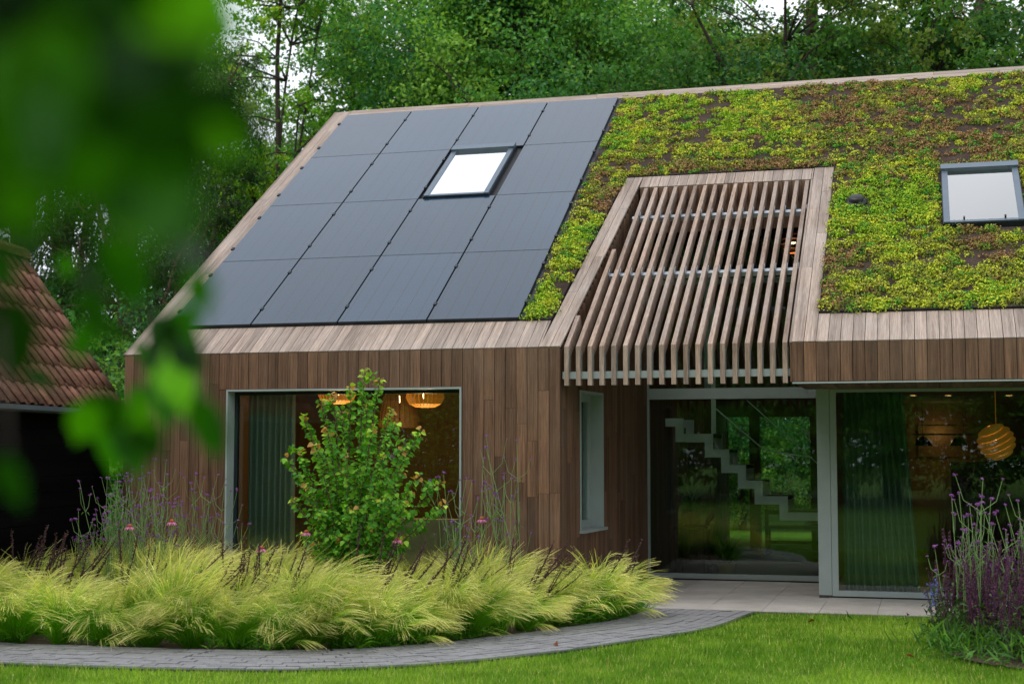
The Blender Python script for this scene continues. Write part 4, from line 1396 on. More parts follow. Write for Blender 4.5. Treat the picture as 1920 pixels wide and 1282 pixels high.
# --- flowers
def head_mesh(seed, r=.013, n=26, c=((150, 92, 168), (176, 118, 190), (118, 66, 140))):
    g_ = np.random.default_rng(seed)
    u = g_.normal(size=(n, 3)); u[:, 2] = np.abs(u[:, 2]) * .8; u = nrm(u)
    P = u * r * np.array([1, 1, .55]) * g_.uniform(.6, 1.05, (n, 1))
    cols = np.array([lin(*q)[:3] for q in c])[g_.integers(0, len(c), n)]
    V, F = leaf_quads(P - .004, np.cross(u, g_.normal(size=u.shape)), u, .0095, .009, .1, .1)
    me = np_mesh('flower_head', V, F, np.repeat(cols, 4, 0)); me.materials.append(M['petal'])
    return me
heads = [head_mesh(k, .012 + .005 * k) for k in range(3)]
def verbena(seed, H, nst, label, group, loc, spread=.28):
    r = random.Random(seed)
    root = empty('verbena', loc, label, 'flowering plant', group)
    m_ = MB(); hp = []; lf = []
    for k in range(nst):
        az = r.uniform(0, 2 * PI); th = abs(r.gauss(0, spread)) + .03; L = H * r.uniform(.62, 1.0)
        d = np.array([math.cos(az) * math.sin(th), math.sin(az) * math.sin(th) * .7, math.cos(th)])
        p = np.array([r.uniform(-.05, .05), r.uniform(-.05, .05), 0]); pts = [p]
        for q in range(4):
            d = nrm(d + np.array([r.gauss(0, .05), r.gauss(0, .05), .05])); p = p + d * L / 4; pts.append(p)
        m_.tube(pts, [.0055, .005, .0042, .0034, .0026], 4, False)
        hp.append((pts[-1], 1.1))
        for lev in (r.uniform(.45, .6), r.uniform(.68, .82)):
            i0 = lev * 4; i1 = int(i0); bp = pts[i1] + (pts[i1 + 1] - pts[i1]) * (i0 - i1)
            a2 = r.uniform(0, 2 * PI)
            for s_ in (0, PI):
                if r.random() < .2: continue
                ob = np.array([math.cos(a2 + s_), math.sin(a2 + s_) * .7, 0]); L2 = L * r.uniform(.16, .34)
                q1 = bp + (ob * .5 + np.array([0, 0, .35])) * L2 * .6; q2 = q1 + (ob * .22 + np.array([0, 0, .75])) * L2 * .6
                m_.tube([bp, q1, q2], [.0032, .0027, .002], 4, False); hp.append((q2, r.uniform(.6, 1)))
            for s_ in (0, PI): lf.append((bp, np.array([math.cos(a2 + s_ + 1.2), math.sin(a2 + s_ + 1.2), -.1])))
        for q in range(3): lf.append((pts[1] * r.uniform(.3, 1.4), np.array([r.gauss(0, 1), r.gauss(0, 1), .3])))
    m_.build('stem', M['stem'], root)
    P = np.array([a for a, b in lf]); D = np.array([b for a, b in lf])
    V, F = leaf_quads(P, D, np.tile([0, 0, 1.0], (len(P), 1)), .08, .014, .1, .3)
    tag(link('foliage', np_mesh('foliage', V, F, np.tile(np.array(lin(92, 130, 62)[:3]), (len(V), 1))), M['leaf'], root), kind='stuff')
    for p, s_ in hp:
        for j in range(r.choice((1, 1, 2, 3))):
            o = link('flower_head', heads[r.randrange(3)], None, root)
            o.location = p + np.array([r.gauss(0, .011), r.gauss(0, .011), r.gauss(0, .006)]) * (1 if j else 0); o.scale = (s_,) * 3; o.rotation_euler = (r.gauss(0, .3), r.gauss(0, .3), r.uniform(0, 6))
    return root
gl_, gm_, gr_ = 'purple verbenas before the barn end of the bed', 'purple verbenas by the right side of the square window', 'purple verbenas over the violet flower bed'
def at_y(x, Y): 
    D_ = FW + RT * (x - 960) / FPX; t = (Y - CAM[1]) / D_[1]; return (CAM + D_ * t)[0]
for k, (x_, Y_, H_, n_) in enumerate([(175, -1.6, 1.25, 8), (210, -2.0, 1.62, 9), (262, -1.5, 1.72, 9), (300, -1.9, 1.78, 10), (345, -1.4, 1.68, 9), (392, -1.2, 1.55, 8), (240, -1.0, 1.5, 8)]):
    lb = ['sparse purple verbena standing leftmost against the black barn', 'tall purple verbena against the black barn wall', 'tall purple verbena at the barn side corner of the house', 'tallest dense purple verbena against the brown boards', 'slender purple verbena against the brown boards', 'purple verbena beside the pale window jamb', 'pale stemmed verbena deep behind the others at the house corner'][k]
    verbena(200 + k, H_ * .94, n_ + 3, lb, gl_, (at_y(x_, Y_), Y_, -.01), .15)
for k, (x_, Y_, H_, n_) in enumerate([(838, -.9, 1.22, 7), (862, -1.3, 1.05, 8), (905, -.8, 1.36, 5), (955, -.9, 1.2, 5), (985, -.7, 1.56, 4)]):
    lb = ['dense purple verbena in front of the right window edge', 'short purple verbena with full heads at the window edge', 'purple verbena against the boards right of the window', 'thin purple verbena in the middle of the board wall', 'tall leaning purple verbena nearest the porch corner'][k]
    verbena(230 + k, H_ * 1.28, n_, lb, gm_, (at_y(x_, Y_), Y_, -.01), .2 if k < 4 else .3)
for k, (x_, Y_, H_, n_) in enumerate([(1790, -2.0, 1.38, 7), (1832, -2.2, 1.48, 9), (1880, -1.9, 1.25, 7), (1925, -2.1, 1.42, 8)]):
    lb = ['purple verbena at the edge of the violet bed nearest the curtain', 'tallest purple verbena rising from the violet flower bed', 'purple verbena under the ball lamp with lower heads', 'purple verbena at the right end of the violet bed'][k]
    verbena(250 + k, H_ * 1.0, n_, lb, gr_, (at_y(x_, Y_), Y_, -.01), .26)

def spike_mesh(seed, L, curve, cols, r=.0075, bud=True):
    g_ = random.Random(seed); rg = np.random.default_rng(seed)
    pts = []; p = np.array([0., 0, 0]); az = g_.uniform(-.6, .6); d = np.array([0, 0, 1.0])
    for q in range(8):
        pts.append(p); d = nrm(d + np.array([math.cos(az), math.sin(az) * .6, 0]) * curve * (1 if q < 5 else -.9) * .25); p = p + d * L / 7
    pts = np.array(pts)
    n = int(L * 190)
    t = rg.uniform(.25, 1, n) * 6.99; i = t.astype(int)
    c = pts[i] + (pts[np.minimum(i + 1, 7)] - pts[i]) * (t - i)[:, None]
    rr = r * (1.15 - .6 * (t / 7))
    a = rg.uniform(0, 2 * PI, n)
    u = np.stack([np.cos(a), np.sin(a), np.full(n, .5)], 1)
    V, F = leaf_quads(c + u * rr[:, None] * .4, u, rg.normal(size=(n, 3)), rr * 1.5 + .003, rr * 1.1 + .002, .1, .1)
    C = np.array([lin(*q)[:3] for q in cols])[rg.integers(0, len(cols), n)]
    m_ = MB(); m_.tube(pts, [.003, .004, .005, .005, .005, .005, .004, .001], 4, False)
    V2 = np.array(m_.v); F2 = np.array(m_.f) + len(V)
    me = np_mesh('flower_spike', np.concatenate([V, V2]), np.concatenate([F, F2]), np.concatenate([np.repeat(C, 4, 0), np.tile(np.array(lin(*cols[0])[:3]), (len(V2), 1))]))
    me.materials.append(M['petal'])
    return me
brown = ((86, 62, 64), (108, 80, 78), (68, 48, 56), (98, 70, 82))
violet = ((96, 60, 92), (118, 76, 98), (84, 50, 100), (128, 92, 100), (104, 66, 84))
sp_b = [spike_mesh(300 + k, .62 + .03 * k, [.1, .25, .5, .15, .7][k], brown, .0105) for k in range(5)]
sp_v = [spike_mesh(320 + k, .70 + .05 * k, [.05, .12, .18, .08, .22][k], violet, .0135) for k in range(5)]
def spike_clump(loc, n, rad, meshes, sc, label, group, seed, lean=(0, 0), leaves=0):
    r = random.Random(seed)
    root = empty('salvia', loc, label, 'flowering plant', group)
    for k in range(n):
        o = link('flower_spike', r.choice(meshes), None, root)
        a = r.uniform(0, 2 * PI); q = rad * r.random() ** .5
        o.location = (q * math.cos(a), q * math.sin(a) * .7, r.uniform(0, .08)); s_ = sc * r.uniform(.72, 1.1)
        o.scale = (s_,) * 3; o.rotation_euler = (r.gauss(lean[1], .06), r.gauss(lean[0], .06) + .25 * math.cos(a) * q / rad, r.uniform(-.5, .5))
    if leaves:
        rg = np.random.default_rng(seed)
        P = rg.normal(size=(leaves, 3)) * [rad * .65, rad * .5, .13] + [0, 0, .22]; P[:, 2] = np.abs(P[:, 2])
        d = nrm(rg.normal(size=(leaves, 3)) + [0, -.2, .3])
        C = np.array([lin(62, 84, 46)[:3], lin(78, 104, 52)[:3], lin(52, 70, 44)[:3]])[rg.integers(0, 3, leaves)]
        V, F = leaf_quads(P, d, nrm(rg.normal(size=(leaves, 3)) + [0, 0, 1]), rg.uniform(.05, .09, leaves), rg.uniform(.014, .026, leaves), .12, .25)
        tag(link('foliage', np_mesh('foliage', V, F, np.repeat(C, 4, 0)), M['shrub_leaf'], root), kind='stuff')
    return root
gb_ = 'dark seed spikes among the feather grass'
for k, (x_, Y_, n_, rd, ln) in enumerate([(70, -2.9, 9, .20, (.05, 0)), (110, -3.1, 18, .24, (.04, 0)), (300, -3.35, 4, .08, (.05, 0)), (290, -2.9, 10, .30, (.02, 0)), (372, -3.4, 17, .17, (.30, 0)), (455, -3.2, 13, .15, (.02, 0)), (512, -3.1, 8, .12, (.0, 0)), (690, -2.7, 9, .18, (.2, 0)), (735, -2.6, 8, .2, (.25, 0)), (850, -2.2, 12, .22, (.4, 0)), (975, -1.7, 11, .2, (.25, 0)), (1120, -1.0, 4, .25, (.1, 0))]):
    lb = ['thin dark seed spikes at the barn end of the grass bed', 'dense bundle of dark upright seed spikes before the barn', 'few bent dark seed spikes low at the front of the grasses', 'loose dark seed spikes below the tall verbenas', 'bundle of curved dark seed spikes leaning right', 'upright dark seed spikes by the pale window jamb', 'short dark seed spikes left of the shrub', 'dark seed spikes at the foot of the shrub', 'leaning dark seed spikes just right of the shrub', 'strongly leaning dark seed spikes below the short verbena', 'dark seed spikes below the board wall', 'dark seed spikes near the right end of the grasses'][k]
    spike_clump((at_y(x_, Y_), Y_, .0), n_, rd, sp_b, 1.28 if k != 2 else .95, lb, gb_, 400 + k, ln)
gv_ = 'violet salvias in the bed by the lawn'
for k, (x_, y_, n_) in enumerate([(9.62, -1.6, 34), (9.85, -2.5, 36), (10.05, -1.7, 36), (10.3, -2.3, 40), (10.35, -1.3, 30), (9.6, -2.2, 24), (10.1, -3.0, 26)]):
    lb = ['violet salvia clump leaning over the lawn edge near the curtain', 'dense violet salvia clump at the front of the bed', 'violet salvia clump in the middle under the verbenas', 'tall dark violet salvia clump at the picture edge', 'violet salvia clump at the back against the glass', 'small violet salvia clump beside the blue bellflower', 'low violet salvia clump at the front corner of the bed'][k]
    spike_clump((x_, y_, 0.0), n_, .24, sp_v, .98 if k < 5 else .8, lb, gv_, 450 + k, (-.03, 0), 420)
wp = [(10.1 + random.gauss(0, .38), -2.6 + random.gauss(0, .5), random.uniform(0, .2)) for k in range(1800)]
wp += [(9.5 + random.gauss(0, .10), -2.1 + random.gauss(0, .55), random.uniform(0, .12)) for k in range(900)]
weeds('bed_foliage', wp, 'mixed low green foliage at the foot of the violet bed', [lin(70, 116, 40)[:3], lin(92, 136, 46)[:3], lin(56, 92, 38)[:3]], (.06, .20))

# bellflower
bf_ = empty('bellflower', (9.44, -1.75, 0), 'blue bellflower with nodding stems at the lawn side of the violet bed', 'flowering plant')
m_ = MB(); blue = head_mesh(900, .016, 16, ((112, 120, 206), (140, 146, 224), (92, 96, 186))); blue.name = 'blossom'
for k in range(7):
    a = random.uniform(2.2, 4.2); L = random.uniform(.3, .52)
    pts = [np.array([0, 0, 0.]), np.array([math.cos(a) * .04, math.sin(a) * .04, L * .6]), np.array([math.cos(a) * .12, math.sin(a) * .08, L]), np.array([math.cos(a) * .2, math.sin(a) * .1, L * .85])]
    m_.tube(pts, .002, 4, False)
    for j in range(7):
        q = pts[2] + (pts[3] - pts[2]) * random.uniform(-.6, 1) + np.array([random.gauss(0, .02), random.gauss(0, .02), random.gauss(0, .03)])
        o = link('blossom', blue, None, bf_); o.location = q; o.rotation_euler = (random.uniform(0, 6), random.uniform(0, 6), 0)
m_.build('stem', M['stem'], bf_)

# coneflowers
def coneflower(loc, H, label, pink=1.0):
    root = empty('coneflower', loc, label, 'flower', 'pink coneflowers in the grass bed')
    m_ = MB(); m_.tube([(0, 0, 0), (.015, 0, H * .5), (0, 0, H)], [.005, .004, .003], 5, False); m_.build('stem', M['stem'], root)
    m_ = MB(); m_.lathe([(.0, .03), (.014, .026), (.024, .012), (.026, 0), (.0, -.006)], 12, (0, 0, H)); m_.build('cone', plain_cone, root, True)
    n = 13; a = np.arange(n) * 2 * PI / n
    d = np.stack([np.cos(a), np.sin(a), np.full(n, -.55)], 1)
    P = np.stack([np.cos(a) * .02, np.sin(a) * .02, np.full(n, H)], 1)
    V, F = leaf_quads(P, d, np.tile([0, 0, 1.0], (n, 1)), .052, .022, .1, .25)
    link('petals', np_mesh('petals', V, F, np.tile(np.array(lin(206, 120, 164)[:3]) * pink, (len(V), 1))), M['petal'], root)
plain_cone = plain('rusty flower cone', lin(150, 70, 36), 0.8, var=.3, nscale=80)
for k, (x_, yy, Y_) in enumerate([(243, 987, -2.2), (322, 978, -2.3), (490, 1028, -2.3), (574, 998, -1.6), (745, 1012, -1.7), (903, 973, -1.1)]):
    D_ = FW + RT * (x_ - 960) / FPX - UP * (yy - 641) / FPX; t = (Y_ - CAM[1]) / D_[1]; P_ = CAM + D_ * t
    lb = ['faded coneflower low before the barn corner', 'pink coneflower below the tall verbenas', 'pale pink coneflower just inside the pale window jamb', 'pink coneflower left of the shrub', 'pink coneflower with a rusty cone right of the shrub', 'wide pink coneflower right of the square window'][k]
    coneflower((P_[0], P_[1], 0), P_[2], lb)

# ================================================================ shrub
SHX, SHY = 3.42, -1.2
shrub = empty('shrub', (SHX, SHY, 0), 'round leaved green shrub with reddish young tips before the square window', 'shrub')
tips = [(685, 690, 0), (655, 722, .1), (622, 735, -.1), (715, 708, .05), (600, 750, .1), (568, 775, .2), (612, 800, -.3), (640, 770, .2), (735, 765, .1), (745, 790, -.3), (535, 855, .1), (555, 840, -.2), (590, 830, -.4), (790, 803, .1), (760, 835, -.2), (700, 800, -.4), (690, 750, .3), (720, 850, -.45), (650, 850, -.5), (545, 930, .1), (575, 905, -.3), (830, 902, .15), (835, 945, -.1), (790, 890, -.3), (760, 880, .3), (765, 945, -.35), (600, 960, -.3), (625, 905, .4), (690, 900, .45), (720, 930, -.5), (660, 950, -.5), (560, 1000, .05), (590, 1015, -.2), (700, 985, -.4), (760, 1010, -.2), (640, 1005, -.3), (735, 1005, .2), (775, 920, .1), (680, 840, .0), (640, 880, -.2), (705, 940, .1), (610, 860, .1)]
m_ = MB(); LP, LD, LT = [], [], []
rs = random.Random(5)
for i, (x_, y_, dy) in enumerate(tips):
    D_ = FW + RT * (x_ - 960) / FPX - UP * (y_ - 641) / FPX; t = (SHY + dy - CAM[1]) / D_[1]; T_ = CAM + D_ * t - np.array([SHX, SHY, 0])
    b0 = np.array([rs.uniform(-.07, .07), rs.uniform(-.07, .07), 0.0])
    m1 = b0 * .6 + np.array([T_[0] * .28, T_[1] * .3, T_[2] * .45]); m2 = np.array([T_[0] * .66, T_[1] * .7, T_[2] * .80])
    pts = []
    for tt in np.linspace(0, 1, 12):
        pts.append((1 - tt) ** 3 * b0 + 3 * (1 - tt) ** 2 * tt * m1 + 3 * (1 - tt) * tt ** 2 * m2 + tt ** 3 * T_ + np.array([rs.gauss(0, .008), rs.gauss(0, .008), 0]))
    m_.tube(pts, list(np.linspace(.013, .003, 12)), 5, False)
    pts = np.array(pts); Ltot = np.linalg.norm(np.diff(pts, axis=0), axis=1).sum()
    def leaves_along(pp, f0, step):
        L = np.linalg.norm(np.diff(pp, axis=0), axis=1).sum(); n = int(L * (1 - f0) / step)
        for k in range(n):
            tt = (f0 + (1 - f0) * (k + rs.random() * .5) / max(n, 1)) * (len(pp) - 1); j = min(int(tt), len(pp) - 2)
            p = pp[j] + (pp[j + 1] - pp[j]) * (tt - j); dr = nrm(pp[j + 1] - pp[j])
            a = rs.uniform(0, 2 * PI); u = nrm(np.cross(dr, [math.cos(a), math.sin(a), .3]))
            LP.append(p + u * .012); LD.append(nrm(u + dr * .35 + np.array([0, 0, -.25]))); LT.append(tt / (len(pp) - 1) if pp is pts else .75)
    leaves_along(pts, .24, .0125)
    for sb in range(4 if y_ > 800 else 3):
        j = rs.randint(4, 10); az = rs.uniform(0, 2 * PI); L2 = rs.uniform(.10, .27) if y_ > 800 else rs.uniform(.06, .17)
        d2 = nrm(nrm(pts[j + 1] - pts[j]) * .6 + np.array([math.cos(az), math.sin(az), .25]))
        sp = np.array([pts[j] + d2 * L2 * q / 4 + np.array([0, 0, .05 * L2 * q * q / 16]) for q in range(5)])
        m_.tube(sp, [.004, .0035, .003, .0025, .002], 4, False); leaves_along(sp, .1, .015)
m_.build('branches', M['twig'], shrub)
LP, LD, LT = np.array(LP), np.array(LD), np.array(LT)
nl = len(LP)
LN = nrm(rng.normal(size=(nl, 3)) * .75 + [0.1, -.55, .75])
LL = rng.uniform(.036, .066, nl)
ca_, cb_, cc_, cd_ = (np.array(lin(*q)[:3]) for q in ((80, 140, 44), (120, 174, 52), (162, 194, 66), (180, 138, 74)))
LC = np.where((rng.random(nl) < .55)[:, None], ca_, cb_)
tipm = (LT > .93)
LC = np.where((tipm & (rng.random(nl) < .6))[:, None], cc_, LC); LC = np.where((tipm & (rng.random(nl) < .38))[:, None], cd_, LC)
def round_leaf(L):
    # heart shaped leaf: 9 vertices, 8 triangles, slightly cupped
    o_ = [(0, 0), (.16, .36), (.48, .45), (.80, .24), (1.05, 0), (.80, -.24), (.48, -.45), (.16, -.36)]
    return np.array([(a, b, .34 * abs(b) - .22 * a * a) for a, b in o_] + [(.5, 0, -.055)]) * L
RLV = round_leaf(1.0); RLF = np.array([(8, i, (i + 1) % 8) for i in range(8)])
S_ = nrm(np.cross(LD, LN)); U_ = np.cross(S_, LD)
LV = LP[:, None, :] + (RLV[None, :, 0, None] * LD[:, None, :] + RLV[None, :, 1, None] * S_[:, None, :] + RLV[None, :, 2, None] * U_[:, None, :]) * LL[:, None, None]
order = np.argsort(LP[:, 1] - .0 * LP[:, 2])          # nearest the viewer's side first
near, rest_i = order[:300], order[300:]
for i in near:
    me = np_mesh('leaf', LV[i], RLF, np.tile(LC[i], (9, 1))); me.materials.append(M['shrub_leaf'])
    link('leaf', me, None, shrub)
F = (RLF[None] + (np.arange(len(rest_i)) * 9)[:, None, None]).reshape(-1, 3)
tag(link('foliage', np_mesh('foliage', LV[rest_i].reshape(-1, 3), F, np.repeat(LC[rest_i], 9, 0)), M['shrub_leaf'], shrub), kind='stuff')

# a few fallen leaves
fl = leaf_quads([(0, 0, .0)], [(1, .2, .08)], [(0, 0, 1.0)], .085, .055, .25, .2)
fl_me = np_mesh('fallen_leaf', fl[0], fl[1], np.tile(np.array(lin(124, 70, 40)[:3]), (4, 1))); fl_me.materials.append(M['petal'])
for k, (x_, y_) in enumerate([(1697, 1227), (1706, 1152), (1528, 1163), (1040, 1205)]):
    D_ = FW + RT * (x_ - 960) / FPX - UP * (y_ - 641) / FPX; P_ = CAM + D_ * ((.015 - CAM[2]) / D_[2])
    o = link('fallen_leaf', fl_me); o.location = P_; o.rotation_euler = (.2 * k, .15, k * 1.7)
    tag(o, ['brown fallen leaf on the lawn before the violet bed', 'brown fallen leaf at the terrace edge near the curtain', 'small brown leaf on the lawn below the pale door post', 'brown leaf lying on the paver path'][k], 'leaf', 'fallen brown leaves')

# ================================================================ lawn blades
def lawn_blades():
    N = 330000
    X = rng.uniform(-.5, 12.0, N); Y = rng.uniform(-7.3, .30, N)
    ok = np.where(X < 7.45, Y < y_outer(X) - .015, Y < .27 + .02 * rng.normal(size=N))
    ok &= ~(((X - 10.25) / .9) ** 2 + ((Y + 1.85) / 1.55) ** 2 < 1)
    d = np.stack([X, Y, 0 * X], 1) - CAM
    z = d @ FW; sx = 960 + FPX * (d @ RT) / z; sy = 641 - FPX * (d @ UP) / z
    ok &= (sx > -250) & (sx < 2170) & (sy < 1420)
    X, Y = X[ok], Y[ok]; n = len(X)
    h = rng.uniform(.022, .055, n) * (.7 + .6 * vnoise(X, Y, 1.3, 11))
    az = rng.uniform(0, 2 * PI, n); ln = rng.uniform(.1, .8, n)
    b = np.stack([X, Y, np.full(n, -.03)], 1)
    tip = b + np.stack([np.cos(az) * ln * h, np.sin(az) * ln * h, h], 1)
    a2 = az + PI / 2 + rng.normal(size=n) * .5
    s_ = np.stack([np.cos(a2), np.sin(a2), 0 * a2], 1) * .0026
    V = np.stack([b - s_, b + s_, tip], 1).reshape(-1, 3)
    F = np.arange(n * 3).reshape(-1, 3)
    c1, c2, c3 = (np.array(lin(*q)[:3]) for q in ((96, 140, 28), (150, 184, 56), (192, 192, 108)))
    m = vnoise(X, Y, .9, 12)[:, None] * .55 + vnoise(X, Y, 5, 13)[:, None] * .45
    c = c1 + (c2 - c1) * np.clip(m * 2.0 - .5, 0, 1)
    c = np.where((rng.random(n) < .10)[:, None], c3, c)
    tag(link('lawn_grass', np_mesh('lawn_grass', V, F, np.repeat(c, 3, 0)), M['lawn_blade']), 'short mown grass blades of the lawn', 'grass', kind='stuff')
lawn_blades()
# ================================================================ trees
def tree_meshes(seed, H, crown, M_cl, per, lsize, cols, cr=(.7, 1.2), trunk_r=.28, n_limb=9, flat=.75, droop=0.0, lean=0.0, asp=.62, limb_z=(.25, .7), shell=.45):
    """trunk with limbs, and a crown of leaf clumps at the limb ends"""
    r = np.random.default_rng(seed)
    m_ = MB()
    top = np.array([lean * H, 0, H * .86])
    tp = [np.array([lean * H * t ** 1.4 + r.normal() * .06 * t, r.normal() * .06 * t, H * .86 * t]) for t in np.linspace(0, 1, 9)]
    m_.tube(tp, [trunk_r * (1.25 if i == 0 else 1) * (1 - .085 * i) + .02 for i in range(9)], 8, False)
    cl = []
    w_ = np.array([e[3] * e[4] * e[5] for e in crown]); w_ = w_ / w_.sum()
    for k in range(M_cl):
        e = crown[r.choice(len(crown), p=w_)]
        u = r.normal(size=3); u /= np.linalg.norm(u)
        q = u * (shell + (1 - shell) * r.random()) * np.array(e[3:6]); cl.append(np.array(e[:3]) + q)
    cl = np.array(cl)
    ends = cl[r.choice(M_cl, n_limb, replace=False)]
    limbs = []
    for e in ends:
        t0 = r.uniform(*limb_z); p0 = tp[int(t0 * 8)]
        if p0[2] > e[2] - .3: p0 = tp[max(0, int((e[2] - .8) / (H * .86) * 8))] if e[2] > 1.2 else tp[1]
        md = p0 + (e - p0) * .5 + np.array([r.normal() * .25, r.normal() * .25, .12 * np.linalg.norm(e - p0) * r.uniform(-.6, 1)])
        pts = [(1 - t) ** 2 * p0 + 2 * (1 - t) * t * md + t * t * e for t in np.linspace(0, 1, 7)]
        limbs.append(np.array(pts))
        m_.tube(pts, list(np.linspace(trunk_r * .48, .025, 7)), 6, False)
    allp = np.concatenate(limbs + [np.array(tp[3:])])
    P, D, C, Nn, Ls = [], [], [], [], []
    cols = np.array([lin(*q)[:3] for q in cols])
    for c in cl:
        dd = np.linalg.norm(allp - c, axis=1) + np.where(allp[:, 2] > c[2], 1.5, 0)
        b0 = allp[np.argmin(dd)]
        if np.linalg.norm(c - b0) > .3:
            md = (b0 + c) / 2 + np.array([r.normal() * .12, r.normal() * .12, .1])
            m_.tube([b0, md, c], [.035, .022, .008], 4, False)
        R = r.uniform(*cr)
        n = int(per * (R / cr[1]) ** 2 * r.uniform(.7, 1.2))
        for q in range(3):
            a = r.normal(size=3); a[2] *= .4
            m_.tube([c - (c - b0) * .15, c + a * R * .4], [.012, .004], 3, False)
        # several sprays per clump
        ns = max(3, int(n / 28)); sc = nrm(r.normal(size=(ns, 3))) * (R * r.random((ns, 1)) ** .45) * np.array([1, 1, flat])
        which = r.integers(0, ns, n)
        off = sc[which] + r.normal(size=(n, 3)) * R * .15 * np.array([1, 1, .6])
        off[:, 2] -= droop * r.random(n) * R
        P.append(c + off)
        D.append(nrm(off * .6 + r.normal(size=(n, 3)) * .6 * R + np.array([0, 0, -.25 * R - droop * R])))
        Nn.append(nrm(r.normal(size=(n, 3)) * .7 + off / R * .5 + np.array([0, 0, .8])))
        cc = cols[r.integers(0, len(cols))] * r.uniform(.85, 1.15)
        C.append(np.where((r.random(n) < .8)[:, None], cc, cols[r.integers(0, len(cols), n)]))
        Ls.append(r.uniform(.75, 1.25, n) * lsize)
    P, D, C, Nn, Ls = (np.concatenate(q) for q in (P, D, C, Nn, Ls))
    V, F = leaf_quads(P, D, Nn, Ls, Ls * asp, .12, .12)
    cm = np_mesh('crown', V, F, np.repeat(C, 4, 0)); cm.materials.append(M['leaf'])
    tm = m_.mesh('trunk', True)
    return tm, cm
def plant(name, meshes, loc, sc, rz, label, cat, group=None, barkm='bark'):
    root = empty(name, loc, label, cat, group, rz=rz)
    root.scale = (sc, sc, sc)
    tm, cm = meshes
    link('trunk', tm, M[barkm], root); link('crown', cm, None, root)
    return root
def gpos(x, depth):
    p = px(x, 847, depth); return (p[0], p[1], -.04)
oakc = ((74, 124, 64), (90, 142, 68), (108, 156, 64), (64, 116, 70), (126, 164, 70))
airc = ((92, 142, 40), (116, 160, 42), (146, 176, 44), (76, 128, 44))
mapc = ((52, 94, 46), (62, 106, 48), (76, 118, 50), (112, 132, 60), (46, 84, 44))
wilc = ((120, 140, 100), (134, 152, 112), (106, 130, 90))
conc = ((52, 78, 44), (64, 92, 48), (46, 70, 42))
oakA = tree_meshes(1, 16, [(0, 0, 10, 4.6, 4.2, 6.2), (1.5, -.5, 6.5, 3.6, 3.4, 3.2), (-2, .3, 7, 3.2, 3, 3.4)], 150, 1750, .122, oakc, (1.0, 1.85), .26, 12)
oakB = tree_meshes(2, 17, [(0, 0, 11, 4.2, 4.2, 6.4), (-2.2, -.6, 7.0, 3.2, 3.2, 3.4), (2.0, .5, 7.6, 3.2, 3, 3.2)], 150, 1750, .12, oakc, (1.0, 1.85), .26, 12)
airA = tree_meshes(3, 16, [(0, 0, 10.2, 2.6, 2.6, 5.8), (-1.2, 0, 7, 1.9, 1.8, 2.2), (1.3, .3, 8.2, 1.8, 1.6, 2.4)], 92, 420, .112, airc, (.5, .95), .095, 13, .7, limb_z=(.3, .75))
mapA = tree_meshes(4, 14, [(0, 0, 9.6, 5.0, 4.4, 4.4), (-2.6, -.8, 8.0, 3.0, 2.6, 2.2), (2.8, -.5, 7.8, 3.0, 2.6, 2.2)], 190, 640, .125, mapc, (.6, 1.15), .36, 13, .6, limb_z=(.3, .6), shell=.35)
conA = tree_meshes(5, 15, [(0, 0, 9.5, 2.3, 2.3, 5.5), (0, 0, 5.2, 2.0, 2.0, 2.0)], 110, 420, .13, conc, (.5, .95), .17, 14, .4, .25, asp=.30, limb_z=(.3, .9))
wilA = tree_meshes(6, 14, [(0, 0, 9.0, 2.4, 2.2, 4.8)], 80, 600, .14, wilc, (.6, 1.0), .2, 8, 1.3, .5, asp=.26)
bshA = tree_meshes(7, 5.5, [(0, 0, 2.6, 2.6, 2.4, 2.3)], 80, 420, .115, oakc, (.6, 1.0), .12, 8, .8, limb_z=(.05, .4))
go, gm, gc, ga, gbsh = 'leafy oaks behind the ridge', 'dark spreading trees behind the sedum roof', 'conifers beyond the barn', 'slender airy trees beyond the left verge', 'bushes behind the house'
for k, (x, d, msh, sc, rz) in enumerate([(800, 41, oakA, 1.02, .3), (985, 38, oakB, 1.0, 1.7), (1150, 40.5, oakA, 1.05, 3.6), (1290, 47, oakB, .98, 4.4), (705, 50, bshA, 2.3, 2.6), (900, 52, oakA, .9, 5.2), (1620, 52, oakB, 1.0, .6), (1850, 54, oakA, 1.0, 2.9)]):
    lb = ['dense green oak behind the upper left of the solar panels', 'tall dense oak centred above the ridge over the panels', 'broad green oak above where panels meet sedum', 'pale green oak in the gap left of the dark trees', 'lower oak filling the gap beside the airy trees', 'far oak glimpsed behind the nearer oaks', 'far oak closing the gap behind the thick forked trunk', 'far oak behind the dark trees at the right'][k]
    plant('oak_tree', msh, gpos(x, d), sc, rz, lb, 'tree', go)
for k, (x, d, sc, rz) in enumerate([(515, 38, 1.0, .4), (655, 44, .98, 2.4), (440, 47, .95, 4.0)]):
    lb = ['slender tree with open crown and forked trunk by the left verge', 'thin open tree with sky showing through above the roof corner', 'slim tree half hidden behind the out of focus leaves'][k]
    plant('slender_tree', airA, gpos(x, d), sc, rz, lb, 'tree', ga)
for k, (x, d, sc, rz) in enumerate([(1545, 33, 1.0, .2), (1860, 34, 1.02, 2.0), (1390, 40, .98, 3.9), (1720, 43, 1.05, 5.1), (2090, 37, 1.0, .9)]):
    lb = ['dark spreading tree with a thick forked trunk above the slats', 'dark tree with several thick limbs above the right skylight', 'dark leafy tree over the middle of the ridge', 'darker tree set back between the two thick trunks', 'dark tree at the right picture edge'][k]
    plant('maple_tree', mapA, gpos(x, d), sc, rz, lb, 'tree', gm)
